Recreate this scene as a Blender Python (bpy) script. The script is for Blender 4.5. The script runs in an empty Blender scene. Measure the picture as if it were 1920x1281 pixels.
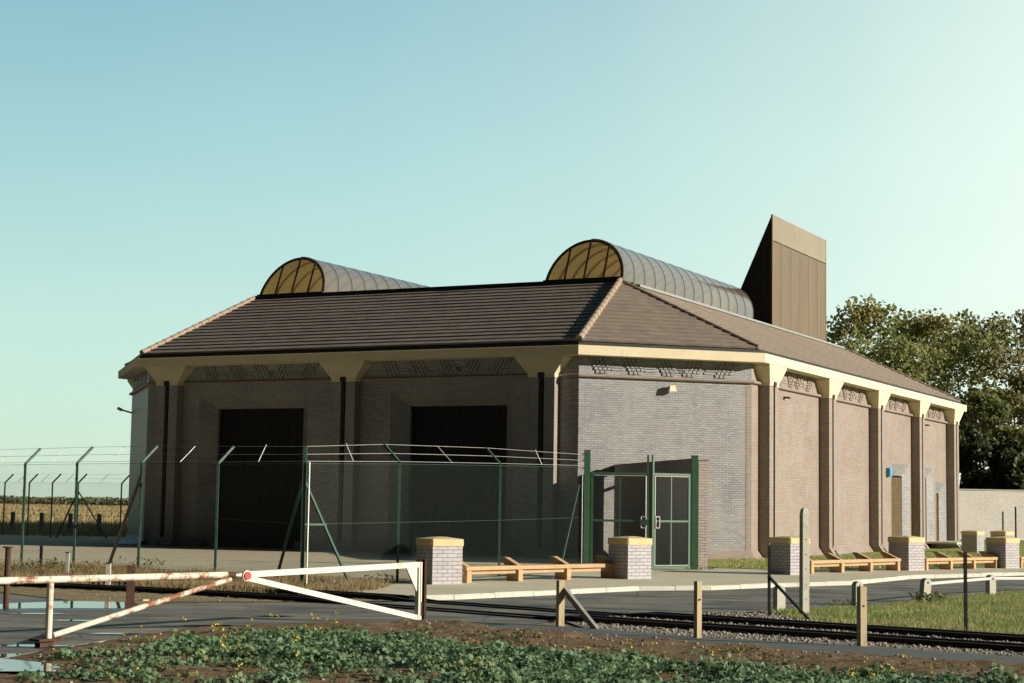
import bpy, bmesh, math, random
import numpy as np
from mathutils import Vector, Matrix, noise
random.seed(7); rng = np.random.default_rng(11)
S = bpy.context.scene
COL = S.collection
PI = math.pi; R = math.radians

# ------------------------------------------------------------------ camera (solved from the photograph)
F, PITCH, ROLL, CH = 3237.0, 0.0941, 0.0154, 1.48
cam_d = bpy.data.cameras.new('camera'); cam = bpy.data.objects.new('camera', cam_d); COL.objects.link(cam)
cam_d.sensor_width = 36; cam_d.lens = F / 1920 * 36; cam_d.clip_end = 6000; cam_d.clip_start = .2
cam.matrix_world = Matrix.Translation((0, 0, CH)) @ Matrix.Rotation(PI/2 + PITCH, 4, 'X') @ Matrix.Rotation(ROLL, 4, 'Z')
S.camera = cam

def at(px, py, z=-.1):
    """point of the level z that the photo shows at a pixel"""
    X = px - 960; Y = 640.5 - py
    a = X*math.cos(ROLL) - Y*math.sin(ROLL); b = X*math.sin(ROLL) + Y*math.cos(ROLL)
    d = (a/F, math.cos(PITCH) - b/F*math.sin(PITCH), math.sin(PITCH) + b/F*math.cos(PITCH))
    t = (z - CH)/d[2]
    return Vector((d[0]*t, d[1]*t, z))
def P2(px, py, z=-.1):
    v = at(px, py, z); return (v.x, v.y)
def gz(y): return -.1 if y < 45 else (-.2 if y > 55 else -.1 - .01*(y-45))

# ------------------------------------------------------------------ object helpers
def tag(o, label=None, cat=None, group=None, kind=None):
    if label: o['label'] = label
    if cat: o['category'] = cat
    if group: o['group'] = group
    if kind: o['kind'] = kind
    return o
def empty(name, loc=(0, 0, 0), rz=0, label=None, cat=None, group=None):
    o = bpy.data.objects.new(name, None); COL.objects.link(o); o.location = loc; o.rotation_euler = (0, 0, rz)
    o.empty_display_size = .1
    return tag(o, label, cat, group)
def uvmap(me):
    """box-projected UV in metres, v up"""
    n = len(me.loops)
    uv = me.uv_layers.new(name='UVMap')
    co = np.empty(len(me.vertices)*3); me.vertices.foreach_get('co', co); co = co.reshape(-1, 3)
    li = np.empty(n, int); me.loops.foreach_get('vertex_index', li)
    out = np.zeros((n, 2))
    for p in me.polygons:
        nn = p.normal
        if abs(nn.z) > .995: t = Vector((1, 0, 0)); b = Vector((0, 1, 0))
        else:
            t = Vector((0, 0, 1)).cross(nn).normalized(); b = nn.cross(t)
        s = slice(p.loop_start, p.loop_start+p.loop_total)
        c = co[li[s]]
        out[s, 0] = c @ np.array(t); out[s, 1] = c @ np.array(b)
    uv.data.foreach_set('uv', out.ravel())
def obj(name, bm, mat, parent=None, smooth=False, uv=True):
    me = bpy.data.meshes.new(name); bmesh.ops.recalc_face_normals(bm, faces=bm.faces); bm.to_mesh(me); bm.free()
    if smooth:
        for p in me.polygons: p.use_smooth = True
    if uv: uvmap(me)
    for m in (mat if isinstance(mat, (list, tuple)) else [mat]): me.materials.append(m)
    o = bpy.data.objects.new(name, me); COL.objects.link(o)
    if parent is not None: o.parent = parent
    return o
def npobj(name, verts, faces, mat, parent=None, mi=None):
    me = bpy.data.meshes.new(name); me.from_pydata(verts.tolist() if hasattr(verts, 'tolist') else verts, [], faces.tolist() if hasattr(faces, 'tolist') else faces)
    for m in (mat if isinstance(mat, (list, tuple)) else [mat]): me.materials.append(m)
    if mi is not None: me.polygons.foreach_set('material_index', mi)
    o = bpy.data.objects.new(name, me); COL.objects.link(o)
    if parent is not None: o.parent = parent
    return o
def B(): return bmesh.new()
def box(bm, x0, y0, z0, x1, y1, z1, bev=0):
    vs = [bm.verts.new(p) for p in ((x0, y0, z0), (x1, y0, z0), (x1, y1, z0), (x0, y1, z0), (x0, y0, z1), (x1, y0, z1), (x1, y1, z1), (x0, y1, z1))]
    fs = [bm.faces.new([vs[i] for i in f]) for f in ((0, 3, 2, 1), (4, 5, 6, 7), (0, 1, 5, 4), (1, 2, 6, 5), (2, 3, 7, 6), (3, 0, 4, 7))]
    if bev: bmesh.ops.bevel(bm, geom=list({e for f in fs for e in f.edges}), offset=bev, segments=2, affect='EDGES', profile=.6)
def prism(bm, pts, h0, h1):
    """pts: 2D loop (x,y); h: z"""
    a = [bm.verts.new((x, y, h0)) for x, y in pts]; b = [bm.verts.new((x, y, h1)) for x, y in pts]
    n = len(pts)
    bm.faces.new(a[::-1]); bm.faces.new(b)
    for i in range(n): bm.faces.new((a[i], a[(i+1) % n], b[(i+1) % n], b[i]))
def loft(bm, loops, caps=True, closed=True):
    rows = [[bm.verts.new(p) for p in l] for l in loops]; n = len(loops[0])
    for r, s in zip(rows, rows[1:]):
        for i in range(n if closed else n-1): bm.faces.new((r[i], r[(i+1) % n], s[(i+1) % n], s[i]))
    if caps and closed: bm.faces.new(rows[0][::-1]); bm.faces.new(rows[-1])
def tube(bm, p, q, r, seg=8, r2=None):
    p = Vector(p); q = Vector(q); d = (q-p).normalized(); r2 = r if r2 is None else r2
    a = d.orthogonal().normalized(); b = d.cross(a)
    loft(bm, [[c + (a*math.cos(t) + b*math.sin(t))*rr for t in [2*PI*i/seg for i in range(seg)]] for c, rr in ((p, r), (q, r2))])
def path(bm, pts, r, seg=6):
    for p, q in zip(pts, pts[1:]): tube(bm, p, q, r, seg)
def bar(bm, p, q, w, h, up=(0, 0, 1)):
    p = Vector(p); q = Vector(q); d = (q-p).normalized(); s = d.cross(Vector(up)).normalized(); u = s.cross(d)
    loft(bm, [[c + s*w/2*i + u*h/2*j for i, j in ((-1, -1), (1, -1), (1, 1), (-1, 1))] for c in (p, q)])
def quad(bm, *ps): return bm.faces.new([bm.verts.new(p) for p in ps])

# ------------------------------------------------------------------ material helpers
class N:
    def __init__(s, name):
        s.m = bpy.data.materials.new(name); s.m.use_nodes = True; s.t = s.m.node_tree; s.t.nodes.clear()
        s.out = s.n('ShaderNodeOutputMaterial')
    def n(s, t, **k):
        x = s.t.nodes.new(t)
        for a, b in k.items(): setattr(x, a, b)
        return x
    def l(s, a, b): s.t.links.new(a, b)
    def set(s, node, **k):
        for a, b in k.items():
            i = node.inputs[a.replace('_', ' ')]
            if hasattr(b, 'is_linked') or isinstance(b, bpy.types.NodeSocket): s.l(b, i)
            else: i.default_value = b
        return node
    def coord(s, kind='Object'):
        return s.n('ShaderNodeTexCoord').outputs[kind]
    def noise(s, sc, vec, detail=4, rough=.6, dist=0):
        x = s.n('ShaderNodeTexNoise'); s.set(x, Scale=sc, Detail=detail, Roughness=rough, Distortion=dist, Vector=vec); return x.outputs['Fac']
    def ramp(s, fac, stops):
        x = s.n('ShaderNodeValToRGB'); s.l(fac, x.inputs[0]); e = x.color_ramp.elements
        e[0].position, e[1].position = stops[0][0], stops[-1][0]
        for p, c in stops[1:-1]: e.new(p)
        for el, (p, c) in zip(e, stops): el.color = c if len(c) == 4 else (*c, 1)
        return x.outputs[0]
    def mix(s, fac, a, b, mode='MIX'):
        x = s.n('ShaderNodeMix', data_type='RGBA', blend_type=mode)
        for i, v in ((0, fac), (6, a), (7, b)):
            if isinstance(v, bpy.types.NodeSocket): s.l(v, x.inputs[i])
            else: x.inputs[i].default_value = v if i == 0 else ((*v, 1) if len(v) == 3 else v)
        return x.outputs[2]
    def math(s, op, a, b=None, c=None):
        x = s.n('ShaderNodeMath', operation=op)
        for i, v in enumerate((a, b, c)):
            if v is None: continue
            if isinstance(v, bpy.types.NodeSocket): s.l(v, x.inputs[i])
            else: x.inputs[i].default_value = v
        return x.outputs[0]
    def map(s, vec, scale=(1, 1, 1), rot=(0, 0, 0)):
        x = s.n('ShaderNodeMapping'); s.l(vec, x.inputs[0]); x.inputs['Scale'].default_value = scale; x.inputs['Rotation'].default_value = rot
        return x.outputs[0]
    def bsdf(s, color, rough=.8, spec=.3, metal=0, bump=None, bd=.01, bs=.5, **k):
        p = s.n('ShaderNodeBsdfPrincipled'); 
        if isinstance(color, bpy.types.NodeSocket): s.l(color, p.inputs['Base Color'])
        else: p.inputs['Base Color'].default_value = (*color[:3], 1)
        if isinstance(rough, bpy.types.NodeSocket): s.l(rough, p.inputs['Roughness'])
        else: p.inputs['Roughness'].default_value = rough
        p.inputs['Specular IOR Level'].default_value = spec; p.inputs['Metallic'].default_value = metal
        if bump is not None:
            b = s.n('ShaderNodeBump'); b.inputs['Distance'].default_value = bd; b.inputs['Strength'].default_value = bs
            s.l(bump, b.inputs['Height']); s.l(b.outputs[0], p.inputs['Normal'])
        s.l(p.outputs[0], s.out.inputs[0]); return p

def varied(name, c1, c2, sc=3, rough=.85, spec=.2, bsc=40, bd=.01, bs=.6, sc2=None, c3=None, stretch=(1, 1, 1), metal=0, w3=(.55, .7)):
    k = N(name); v = k.map(k.coord('Object'), stretch)
    c = k.mix(k.ramp(k.noise(sc, v, 6, .65), [(.35, (0, 0, 0)), (.65, (1, 1, 1))]), c1, c2)
    if c3: c = k.mix(k.ramp(k.noise(sc2 or sc*5, v, 5, .7), [(w3[0], (0, 0, 0)), (w3[1], (1, 1, 1))]), c, c3)
    k.bsdf(c, rough, spec, metal, bump=k.noise(bsc, v, 5, .7), bd=bd, bs=bs)
    return k.m
def brick(name, c1, c2, mortar, stain, rough=.5, spec=.4, big=1.0, patch=None):
    k = N(name); uv = k.coord('UV')
    b = k.n('ShaderNodeTexBrick', offset=.5); k.set(b, Vector=uv, Scale=1.0, Mortar_Size=.009, Mortar_Smooth=.3, Bias=0.0, Brick_Width=.225, Row_Height=.075)
    b.inputs['Color1'].default_value = (*c1, 1); b.inputs['Color2'].default_value = (*c2, 1); b.inputs['Mortar'].default_value = (*mortar, 1)
    col = b.outputs['Color']
    # per-course and blotchy variation
    big_n = k.noise(.7, uv, 5, .6)
    col = k.mix(k.ramp(big_n, [(.38, (0, 0, 0)), (.68, (1, 1, 1))]), col, k.mix(.55, col, stain))
    row = k.noise(1.0, k.map(uv, (3.2, 13.4, 1)), 2, .9)
    col = k.mix(k.ramp(row, [(.3, (0, 0, 0)), (.7, (1, 1, 1))]), col, k.mix(1, col, (1.28, 1.28, 1.3), 'MULTIPLY'))
    if patch:
        col = k.mix(k.ramp(k.noise(1.3, k.map(uv, (1, 1.6, 1)), 4, .7), [(.5, (0, 0, 0)), (.64, (.75, .75, .75))]), col, patch)
    stk = k.noise(1.0, k.map(uv, (5, .35, 1)), 5, .7)
    col = k.mix(k.ramp(stk, [(.52, (0, 0, 0)), (.72, (.45, .45, .45))]), col, k.mix(1, col, (.72, .70, .68), 'MULTIPLY'))
    fine = k.noise(60, uv, 3, .7)
    h = k.math('ADD', k.math('MULTIPLY', b.outputs['Fac'], -1.0), k.math('MULTIPLY', fine, .35))
    k.bsdf(col, rough, spec, bump=h, bd=.012, bs=.7)
    return k.m

M = {}
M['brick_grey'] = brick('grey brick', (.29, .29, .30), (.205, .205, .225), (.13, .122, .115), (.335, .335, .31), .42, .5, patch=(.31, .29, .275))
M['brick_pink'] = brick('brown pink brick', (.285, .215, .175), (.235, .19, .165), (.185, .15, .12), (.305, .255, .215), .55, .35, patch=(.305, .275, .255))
M['brick_screen'] = brick('pale brick', (.38, .33, .30), (.31, .28, .27), (.17, .13, .10), (.40, .34, .30), .6, .3)
M['brick_pillar'] = brick('blue grey brick', (.36, .34, .36), (.30, .295, .32), (.19, .16, .145), (.38, .36, .35), .5, .4)
M['cream'] = varied('cream precast', (.68, .59, .40), (.73, .65, .46), 1.2, .75, .2, 30, .008, .6, 5, (.56, .49, .34))
M['cap'] = varied('yellow sandstone cap', (.60, .46, .24), (.66, .53, .31), 3, .8, .2, 60, .006, .5, 9, (.50, .39, .22))
M['plaster_white'] = varied('flashing', (.24, .26, .25), (.30, .31, .29), 3, .6, .3)
M['dark'] = varied('dark door', (.006, .006, .0065), (.009, .009, .0095), 3, .6, .3, 30, .004)
M['pipe'] = varied('black pipe', (.01, .01, .01), (.016, .015, .014), 3, .45, .4)
M['door_brown'] = varied('brown louvre door', (.115, .085, .045), (.15, .11, .06), 2, .6, .3)
M['green'] = varied('green paint', (.035, .10, .055), (.05, .125, .07), 4, .5, .4, 60, .002)
M['green_dark'] = varied('dark green post', (.03, .075, .055), (.05, .10, .07), 6, .5, .4)
M['galv'] = varied('galvanised wire', (.45, .46, .42), (.6, .6, .56), 20, .45, .5, metal=.3)
M['timber'] = varied('orange timber', (.42, .28, .15), (.50, .36, .21), 2, .8, .15, 40, .006, .8, 12, (.32, .20, .10), stretch=(1, 1, 4))
M['post_wood'] = varied('pale post timber', (.50, .41, .27), (.42, .34, .21), 3, .85, .15, 40, .006, .8, 14, (.30, .24, .15), stretch=(1, 1, .25))
M['grey_wood'] = varied('grey timber', (.33, .32, .28), (.25, .24, .21), 5, .85, .15, 40, .006, .8)
M['rusty'] = varied('rusty steel', (.10, .058, .04), (.06, .038, .028), 6, .9, .1, 50, .004, .8, 15, (.15, .08, .05))
M['black_iron'] = varied('black iron', (.012, .011, .010), (.02, .018, .016), 8, .6, .3)
M['concrete'] = varied('pale concrete', (.52, .51, .44), (.44, .43, .36), 4, .85, .2, 50, .006, .8, 12, (.30, .30, .25))
M['red'] = varied('red paint', (.42, .035, .02), (.52, .06, .04), 6, .5, .4)
M['blue'] = varied('blue box', (.06, .30, .48), (.08, .34, .52), 6, .45, .4)
M['white_lamp'] = varied('lamp housing', (.7, .62, .4), (.75, .68, .48), 6, .5, .4)
M['rail'] = varied('rail steel', (.03, .022, .018), (.045, .03, .022), 9, .6, .4, metal=.2)
M['sleeper'] = varied('sleeper', (.05, .04, .03), (.08, .06, .045), 5, .9, .1)
M['bark'] = varied('bark', (.07, .055, .04), (.12, .10, .075), 3, .95, .1)
M['stone'] = varied('pale stones', (.24, .215, .17), (.40, .36, .29), 1.7, .9, .15, 20, .005)
M['block_wall'] = brick('pale block wall', (.62, .60, .54), (.56, .54, .49), (.48, .46, .41), (.68, .66, .60), .8, .2)
M['tower_band'] = varied('tower concrete band', (.235, .21, .155), (.27, .245, .185), 1.2, .8, .2, 20, .004)

def rust_paint():
    k = N('rust streaked white paint'); v = k.coord('Object')
    n = k.noise(5.5, v, 7, .75); n2 = k.noise(1.1, v, 3, .5)
    f = k.ramp(k.math('ADD', k.math('MULTIPLY', n, .6), k.math('MULTIPLY', n2, .4)), [(.50, (0, 0, 0)), (.57, (1, 1, 1))])
    paint = k.mix(k.ramp(k.noise(9, v, 5, .7), [(.4, (0, 0, 0)), (.7, (1, 1, 1))]), (.68, .64, .53), (.57, .49, .35))
    c = k.mix(f, paint, k.mix(k.noise(14, v, 4), (.32, .13, .05), (.16, .07, .035)))
    k.bsdf(c, .6, .35, bump=n, bd=.003, bs=.6); return k.m
M['white_rust'] = rust_paint()
def white_paint():
    k = N('worn white paint'); v = k.coord('Object')
    f = k.ramp(k.noise(4.5, v, 7, .75), [(.60, (0, 0, 0)), (.68, (1, 1, 1))])
    paint = k.mix(k.noise(8, v, 5), (.68, .66, .58), (.60, .57, .47))
    k.bsdf(k.mix(f, paint, (.42, .25, .13)), .55, .35, bump=k.noise(30, v), bd=.002); return k.m
M['white'] = white_paint()

def tile_mat():
    k = N('brown roof tile'); uv = k.coord('UV')
    b = k.n('ShaderNodeTexBrick', offset=.5); k.set(b, Vector=uv, Scale=1.0, Mortar_Size=.006, Mortar_Smooth=.4, Brick_Width=.33, Row_Height=.3545)
    b.inputs['Color1'].default_value = (.27, .215, .17, 1); b.inputs['Color2'].default_value = (.155, .125, .105, 1); b.inputs['Mortar'].default_value = (.07, .055, .045, 1)
    n = k.noise(2.2, uv, 6, .7)
    c = k.mix(k.ramp(n, [(.3, (0, 0, 0)), (.7, (1, 1, 1))]), b.outputs['Color'], (.25, .205, .165))
    c = k.mix(k.ramp(k.noise(22, uv, 4, .8), [(.55, (0, 0, 0)), (.75, (.6, .6, .6))]), c, (.29, .25, .21))
    k.bsdf(c, .75, .25, bump=k.noise(35, uv, 4, .7), bd=.012, bs=.7); return k.m
M['tile'] = tile_mat()
M['ridge'] = varied('ridge tile', (.30, .23, .17), (.36, .285, .215), 2.5, .8, .2, 20, .01)
def clad_mat(name, a, b, pitch, dirn='x'):
    k = N(name); uv = k.coord('UV')
    s = k.n('ShaderNodeSeparateXYZ'); k.l(uv, s.inputs[0])
    w = k.math('SINE', k.math('MULTIPLY', s.outputs[0], 2*PI/pitch))
    c = k.mix(k.ramp(k.noise(.9, k.map(uv, (1, .3, 1)), 4, .6), [(.35, (0, 0, 0)), (.7, (1, 1, 1))]), a, b)
    k.bsdf(c, .55, .35, bump=w, bd=.02, bs=.8); return k.m
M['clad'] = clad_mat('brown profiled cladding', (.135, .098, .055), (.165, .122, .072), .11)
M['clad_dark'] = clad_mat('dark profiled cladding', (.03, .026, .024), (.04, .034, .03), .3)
M['clad_seam'] = varied('cladding seam', (.24, .18, .11), (.28, .21, .13), 3)

def glazing(name, tint, gl=.45):
    k = N(name)
    tr = k.n('ShaderNodeBsdfTransparent'); tr.inputs[0].default_value = (*tint, 1)
    tl = k.n('ShaderNodeBsdfTranslucent'); tl.inputs[0].default_value = (tint[0]*.95, tint[1]*.9, tint[2]*.8, 1)
    df = k.n('ShaderNodeBsdfDiffuse'); df.inputs[0].default_value = (.40, .34, .29, 1)
    gs = k.n('ShaderNodeBsdfGlossy'); gs.inputs['Roughness'].default_value = .16; gs.inputs[0].default_value = (.85, .87, .9, 1)
    lw = k.n('ShaderNodeLayerWeight'); lw.inputs[0].default_value = .5; fz_ = k.math('POWER', lw.outputs['Facing'], 3.0)
    m1 = k.n('ShaderNodeMixShader'); m1.inputs[0].default_value = .5; k.l(tr.outputs[0], m1.inputs[1]); k.l(tl.outputs[0], m1.inputs[2])
    m2 = k.n('ShaderNodeMixShader'); m2.inputs[0].default_value = .22; k.l(m1.outputs[0], m2.inputs[1]); k.l(df.outputs[0], m2.inputs[2])
    m3 = k.n('ShaderNodeMixShader'); k.l(k.math('MULTIPLY_ADD', fz_, gl, gl*.12), m3.inputs[0]); k.l(m2.outputs[0], m3.inputs[1]); k.l(gs.outputs[0], m3.inputs[2])
    k.l(m3.outputs[0], k.out.inputs[0]); return k.m
M['glaze'] = glazing('bronze polycarbonate', (.86, .66, .42), .6)
M['glaze_end'] = glazing('bronze end glazing', (.94, .75, .44), .06)
M['rib'] = varied('bronze glazing bar', (.06, .045, .035), (.08, .06, .045), 3, .4, .4)
M['trim'] = varied('bronze arch trim', (.40, .34, .24), (.46, .40, .30), 3, .35, .5)

def chain():
    k = N('green chain link'); uv = k.coord('UV')
    s = k.n('ShaderNodeSeparateXYZ'); k.l(uv, s.inputs[0])
    u, v = s.outputs[0], s.outputs[1]
    def ln(e):
        fr = k.math('FRACT', k.math('MULTIPLY', e, 1/.075)); return k.math('LESS_THAN', k.math('ABSOLUTE', k.math('SUBTRACT', fr, .5)), .026)
    f = k.math('MAXIMUM', ln(k.math('ADD', u, v)), ln(k.math('SUBTRACT', u, v)))
    tr = k.n('ShaderNodeBsdfTransparent'); p = k.n('ShaderNodeBsdfPrincipled')
    p.inputs['Base Color'].default_value = (.035, .055, .042, 1); p.inputs['Roughness'].default_value = .5
    m = k.n('ShaderNodeMixShader'); k.l(f, m.inputs[0]); k.l(tr.outputs[0], m.inputs[1]); k.l(p.outputs[0], m.inputs[2]); k.l(m.outputs[0], k.out.inputs[0])
    return k.m
M['chain'] = chain()

# ground materials
def asphalt():
    k = N('wet asphalt'); v = k.coord('Object')
    st = k.map(v, (1, 2.6, 1), (0, 0, R(8)))
    n = k.noise(.55, st, 6, .62)
    c = k.mix(k.ramp(n, [(.40, (0, 0, 0)), (.62, (1, 1, 1))]), (.085, .085, .083), (.24, .215, .16))
    c = k.mix(k.ramp(k.noise(45, v, 3, .7), [(.5, (0, 0, 0)), (.8, (1, 1, 1))]), c, (.20, .19, .165))
    c = k.mix(k.ramp(k.noise(1.6, k.map(v, (.5, 3.2, 1), (0, 0, R(10))), 6, .75), [(.54, (0, 0, 0)), (.66, (.8, .8, .8))]), c, (.31, .28, .21))
    vo = k.n('ShaderNodeTexVoronoi', feature='DISTANCE_TO_EDGE'); k.set(vo, Vector=k.map(v, (.8, .8, 1)), Scale=.9)
    c = k.mix(k.ramp(vo.outputs['Distance'], [(.004, (.7, .7, .7)), (.012, (0, 0, 0))]), c, (.035, .035, .035))
    rough = k.ramp(k.noise(.42, k.map(v, (1, 2.2, 1), (0, 0, R(15))), 5, .55), [(.30, (.22, .22, .22)), (.44, (.85, .85, .85))])
    k.bsdf(c, rough, .3, bump=k.noise(60, v, 4, .7), bd=.012, bs=.6); return k.m
M['asphalt'] = asphalt()
def water():
    k = N('puddle water'); v = k.coord('Object')
    k.bsdf((.03, .032, .03), .03, .5, bump=k.noise(3, v, 2), bd=.002, bs=.15); return k.m
M['puddle'] = water()
M['wet'] = varied('wet tarmac', (.028, .028, .027), (.05, .047, .04), 3, .35, .4, 60, .004)
def ground_mat():
    k = N('gravel and dry grass ground'); v = k.coord('Object')
    c = k.mix(k.ramp(k.noise(.25, v, 6, .65), [(.4, (0, 0, 0)), (.62, (1, 1, 1))]), (.22, .20, .12), (.16, .15, .08))
    c = k.mix(k.ramp(k.noise(9, v, 5, .8), [(.42, (0, 0, 0)), (.7, (1, 1, 1))]), c, (.30, .27, .18))
    k.bsdf(c, .95, .1, bump=k.noise(14, v, 6, .8), bd=.05, bs=.8); return k.m
M['ground'] = ground_mat()
M['pavement'] = varied('buff gravel paving', (.62, .56, .42), (.54, .48, .35), .7, .9, .15, 60, .003, .5, 30, (.5, .47, .38))
M['compound'] = varied('compound gravel', (.56, .48, .34), (.46, .40, .29), .5, .95, .1, 25, .006, .7, 12, (.62, .55, .43))
M['verge'] = varied('weedy ground', (.33, .25, .15), (.22, .18, .09), .9, .95, .1, 18, .04, .9, 6, (.40, .32, .21))
M['ballast'] = varied('ballast', (.17, .155, .125), (.27, .25, .21), 9, .95, .1, 25, .03, 1, 25, (.42, .39, .33))
M['strip'] = varied('dark path', (.10, .10, .096), (.125, .12, .11), 2, .8, .3, 60, .004, .5)
M['lawn'] = varied('lawn', (.23, .28, .075), (.31, .33, .11), 1.2, .95, .1, 30, .03, .8, 9, (.28, .25, .09))
M['soil'] = varied('brown soil', (.22, .15, .09), (.145, .10, .06), 2.2, .95, .1, 30, .03, 1, 12, (.32, .235, .15))
M['field'] = varied('golden field', (.42, .33, .17), (.36, .29, .14), .03, .95, .05, .8, .3, 1, .4, (.30, .25, .09), stretch=(1, .4, 1))
M['field_far'] = varied('far green fields', (.07, .075, .035), (.10, .10, .045), .02, .95, .05, .5, .3)
M['kerb'] = varied('kerb stone', (.55, .54, .46), (.48, .47, .40), 2, .85, .2, 40, .005, .6, 10, (.40, .38, .31))
def leafmat(name, c1, c2, c3=None, tr=.35, sc=3):
    k = N(name); v = k.coord('Object')
    c = k.mix(k.ramp(k.noise(sc, v, 4, .7), [(.35, (0, 0, 0)), (.65, (1, 1, 1))]), c1, c2)
    if c3: c = k.mix(k.ramp(k.noise(sc*.3, v, 4, .7), [(.5, (0, 0, 0)), (.66, (1, 1, 1))]), c, c3)
    p = k.bsdf(c, .6, .3); tl = k.n('ShaderNodeBsdfTranslucent'); k.l(c, tl.inputs[0])
    m = k.n('ShaderNodeMixShader'); m.inputs[0].default_value = tr; k.l(p.outputs[0], m.inputs[1]); k.l(tl.outputs[0], m.inputs[2]); k.l(m.outputs[0], k.out.inputs[0])
    return k.m
M['leaf_tree'] = leafmat('tree leaf', (.21, .25, .09), (.33, .34, .13), (.44, .37, .15), .5, .5)
M['leaf_tree2'] = leafmat('dark tree leaf', (.15, .19, .075), (.25, .27, .10), (.36, .31, .12), .5, .5)
M['leaf_pale'] = leafmat('pale tree leaf', (.26, .25, .12), (.36, .33, .18), None, .35, .6)
M['leaf_bush'] = leafmat('bush leaf', (.05, .065, .025), (.09, .10, .035), None, .25, .5)
M['leaf_crop'] = leafmat('crop leaf', (.11, .20, .095), (.21, .32, .18), (.20, .25, .11), .35, 7)
M['leaf_dark'] = leafmat('weed leaf', (.12, .16, .06), (.20, .20, .09), (.28, .19, .08), .3, 4)
M['flower'] = leafmat('yellow flower', (.75, .55, .06), (.85, .66, .12), None, .3, 9)
M['blade'] = leafmat('grass blade', (.21, .27, .08), (.34, .35, .13), (.42, .36, .18), .3, 1.2)
M['dry'] = leafmat('dry grass', (.40, .29, .16), (.30, .23, .11), (.19, .18, .08), .3, .8)

# ------------------------------------------------------------------ sky, sun
SUN_AZ, SUN_EL = R(-16), R(17)
w = bpy.data.worlds.new('World'); S.world = w; w.use_nodes = True; t = w.node_tree; t.nodes.clear()
class WN(N):
    def __init__(s, tree): s.t = tree
k = WN(t)
sky = k.n('ShaderNodeTexSky'); sky.sky_type = 'NISHITA'; sky.sun_disc = False
sky.sun_elevation = SUN_EL; sky.sun_rotation = R(90+16); sky.air_density = 1.0; sky.dust_density = .6; sky.ozone_density = 1.0; sky.altitude = 0
dirv = k.coord('Generated')
def dot_with(v):
    d = k.n('ShaderNodeVectorMath', operation='DOT_PRODUCT'); k.l(dirv, d.inputs[0]); d.inputs[1].default_value = Vector(v).normalized(); return d.outputs['Value']
def aim(az, el): return (math.cos(R(az))*math.cos(R(el)), math.sin(R(az))*math.cos(R(el)), math.sin(R(el)))
el = dot_with((0, 0, 1))
# clear evening air: pale green-white at the horizon, cyan above, milky towards the sun side in the north-east, unseen sky behind the camera darkened by the gain to cut fill on the shaded front
air = k.ramp(el, [(.0, (.46, .60, .51)), (.10, (.40, .575, .52)), (.20, (.285, .49, .49)), (.32, (.165, .355, .42)), (1.0, (.06, .14, .2))])
base = k.mix(.22, air, k.mix(1, sky.outputs[0], (.11, .13, .12), 'MULTIPLY'))
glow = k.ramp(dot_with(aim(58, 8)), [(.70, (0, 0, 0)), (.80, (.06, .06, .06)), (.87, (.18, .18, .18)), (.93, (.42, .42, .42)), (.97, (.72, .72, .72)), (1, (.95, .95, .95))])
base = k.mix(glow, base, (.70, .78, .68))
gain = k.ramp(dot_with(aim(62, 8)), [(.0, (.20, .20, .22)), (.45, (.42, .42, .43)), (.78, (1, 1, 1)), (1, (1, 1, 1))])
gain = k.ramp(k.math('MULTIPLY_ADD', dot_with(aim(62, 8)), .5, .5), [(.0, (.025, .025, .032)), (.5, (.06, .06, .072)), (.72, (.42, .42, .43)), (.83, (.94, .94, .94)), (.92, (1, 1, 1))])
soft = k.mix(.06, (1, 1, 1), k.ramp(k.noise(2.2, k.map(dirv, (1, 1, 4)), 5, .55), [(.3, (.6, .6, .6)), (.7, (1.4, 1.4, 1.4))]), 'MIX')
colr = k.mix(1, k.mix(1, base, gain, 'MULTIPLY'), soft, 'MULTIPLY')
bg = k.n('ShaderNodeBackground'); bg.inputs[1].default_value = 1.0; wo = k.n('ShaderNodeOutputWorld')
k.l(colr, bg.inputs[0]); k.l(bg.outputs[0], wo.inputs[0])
sl = bpy.data.lights.new('sun', 'SUN'); sl.energy = 5.0; sl.angle = R(.6); sl.color = (1, .91, .77)
so = bpy.data.objects.new('sun', sl); COL.objects.link(so)
sd = Vector((math.cos(SUN_EL)*math.cos(SUN_AZ), math.cos(SUN_EL)*math.sin(SUN_AZ), math.sin(SUN_EL)))
so.rotation_euler = sd.to_track_quat('Z', 'Y').to_euler(); so.location = sd*200
S.view_settings.view_transform = 'Standard'; S.view_settings.look = 'None'; S.view_settings.exposure = .5; S.view_settings.gamma = 1

# ------------------------------------------------------------------ ground sheets
def sheet(name, pts, mat, dz, kind='structure', cuts=()):
    """flat sheet following the ground, polygon in world metres"""
    bm = B(); f = bm.faces.new([bm.verts.new((x, y, 0)) for x, y in pts])
    f.normal_update(); bmesh.ops.triangulate(bm, faces=bm.faces[:])
    for x in cuts: bmesh.ops.bisect_plane(bm, geom=bm.verts[:]+bm.edges[:]+bm.faces[:], plane_co=(x, 0, 0), plane_no=(1, 0, 0))
    for y in (45, 55) + tuple(cuts):
        bmesh.ops.bisect_plane(bm, geom=bm.verts[:]+bm.edges[:]+bm.faces[:], plane_co=(0, y, 0), plane_no=(0, 1, 0))
    for v in bm.verts: v.co.z = gz(v.co.y) + dz
    for f in bm.faces:
        f.normal_update()
        if f.normal.z < 0: f.normal_flip()
    me = bpy.data.meshes.new(name); bm.to_mesh(me); bm.free(); me.materials.append(mat)
    o = bpy.data.objects.new(name, me); COL.objects.link(o); o['kind'] = kind; return o
sheet('ground', [(-3000, -60), (3000, -60), (3000, 5000), (-3000, 5000)], M['ground'], 0, cuts=(-600, -150, -50, -20, -8, 0, 8, 20, 35, 80, 200, 700))
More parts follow.
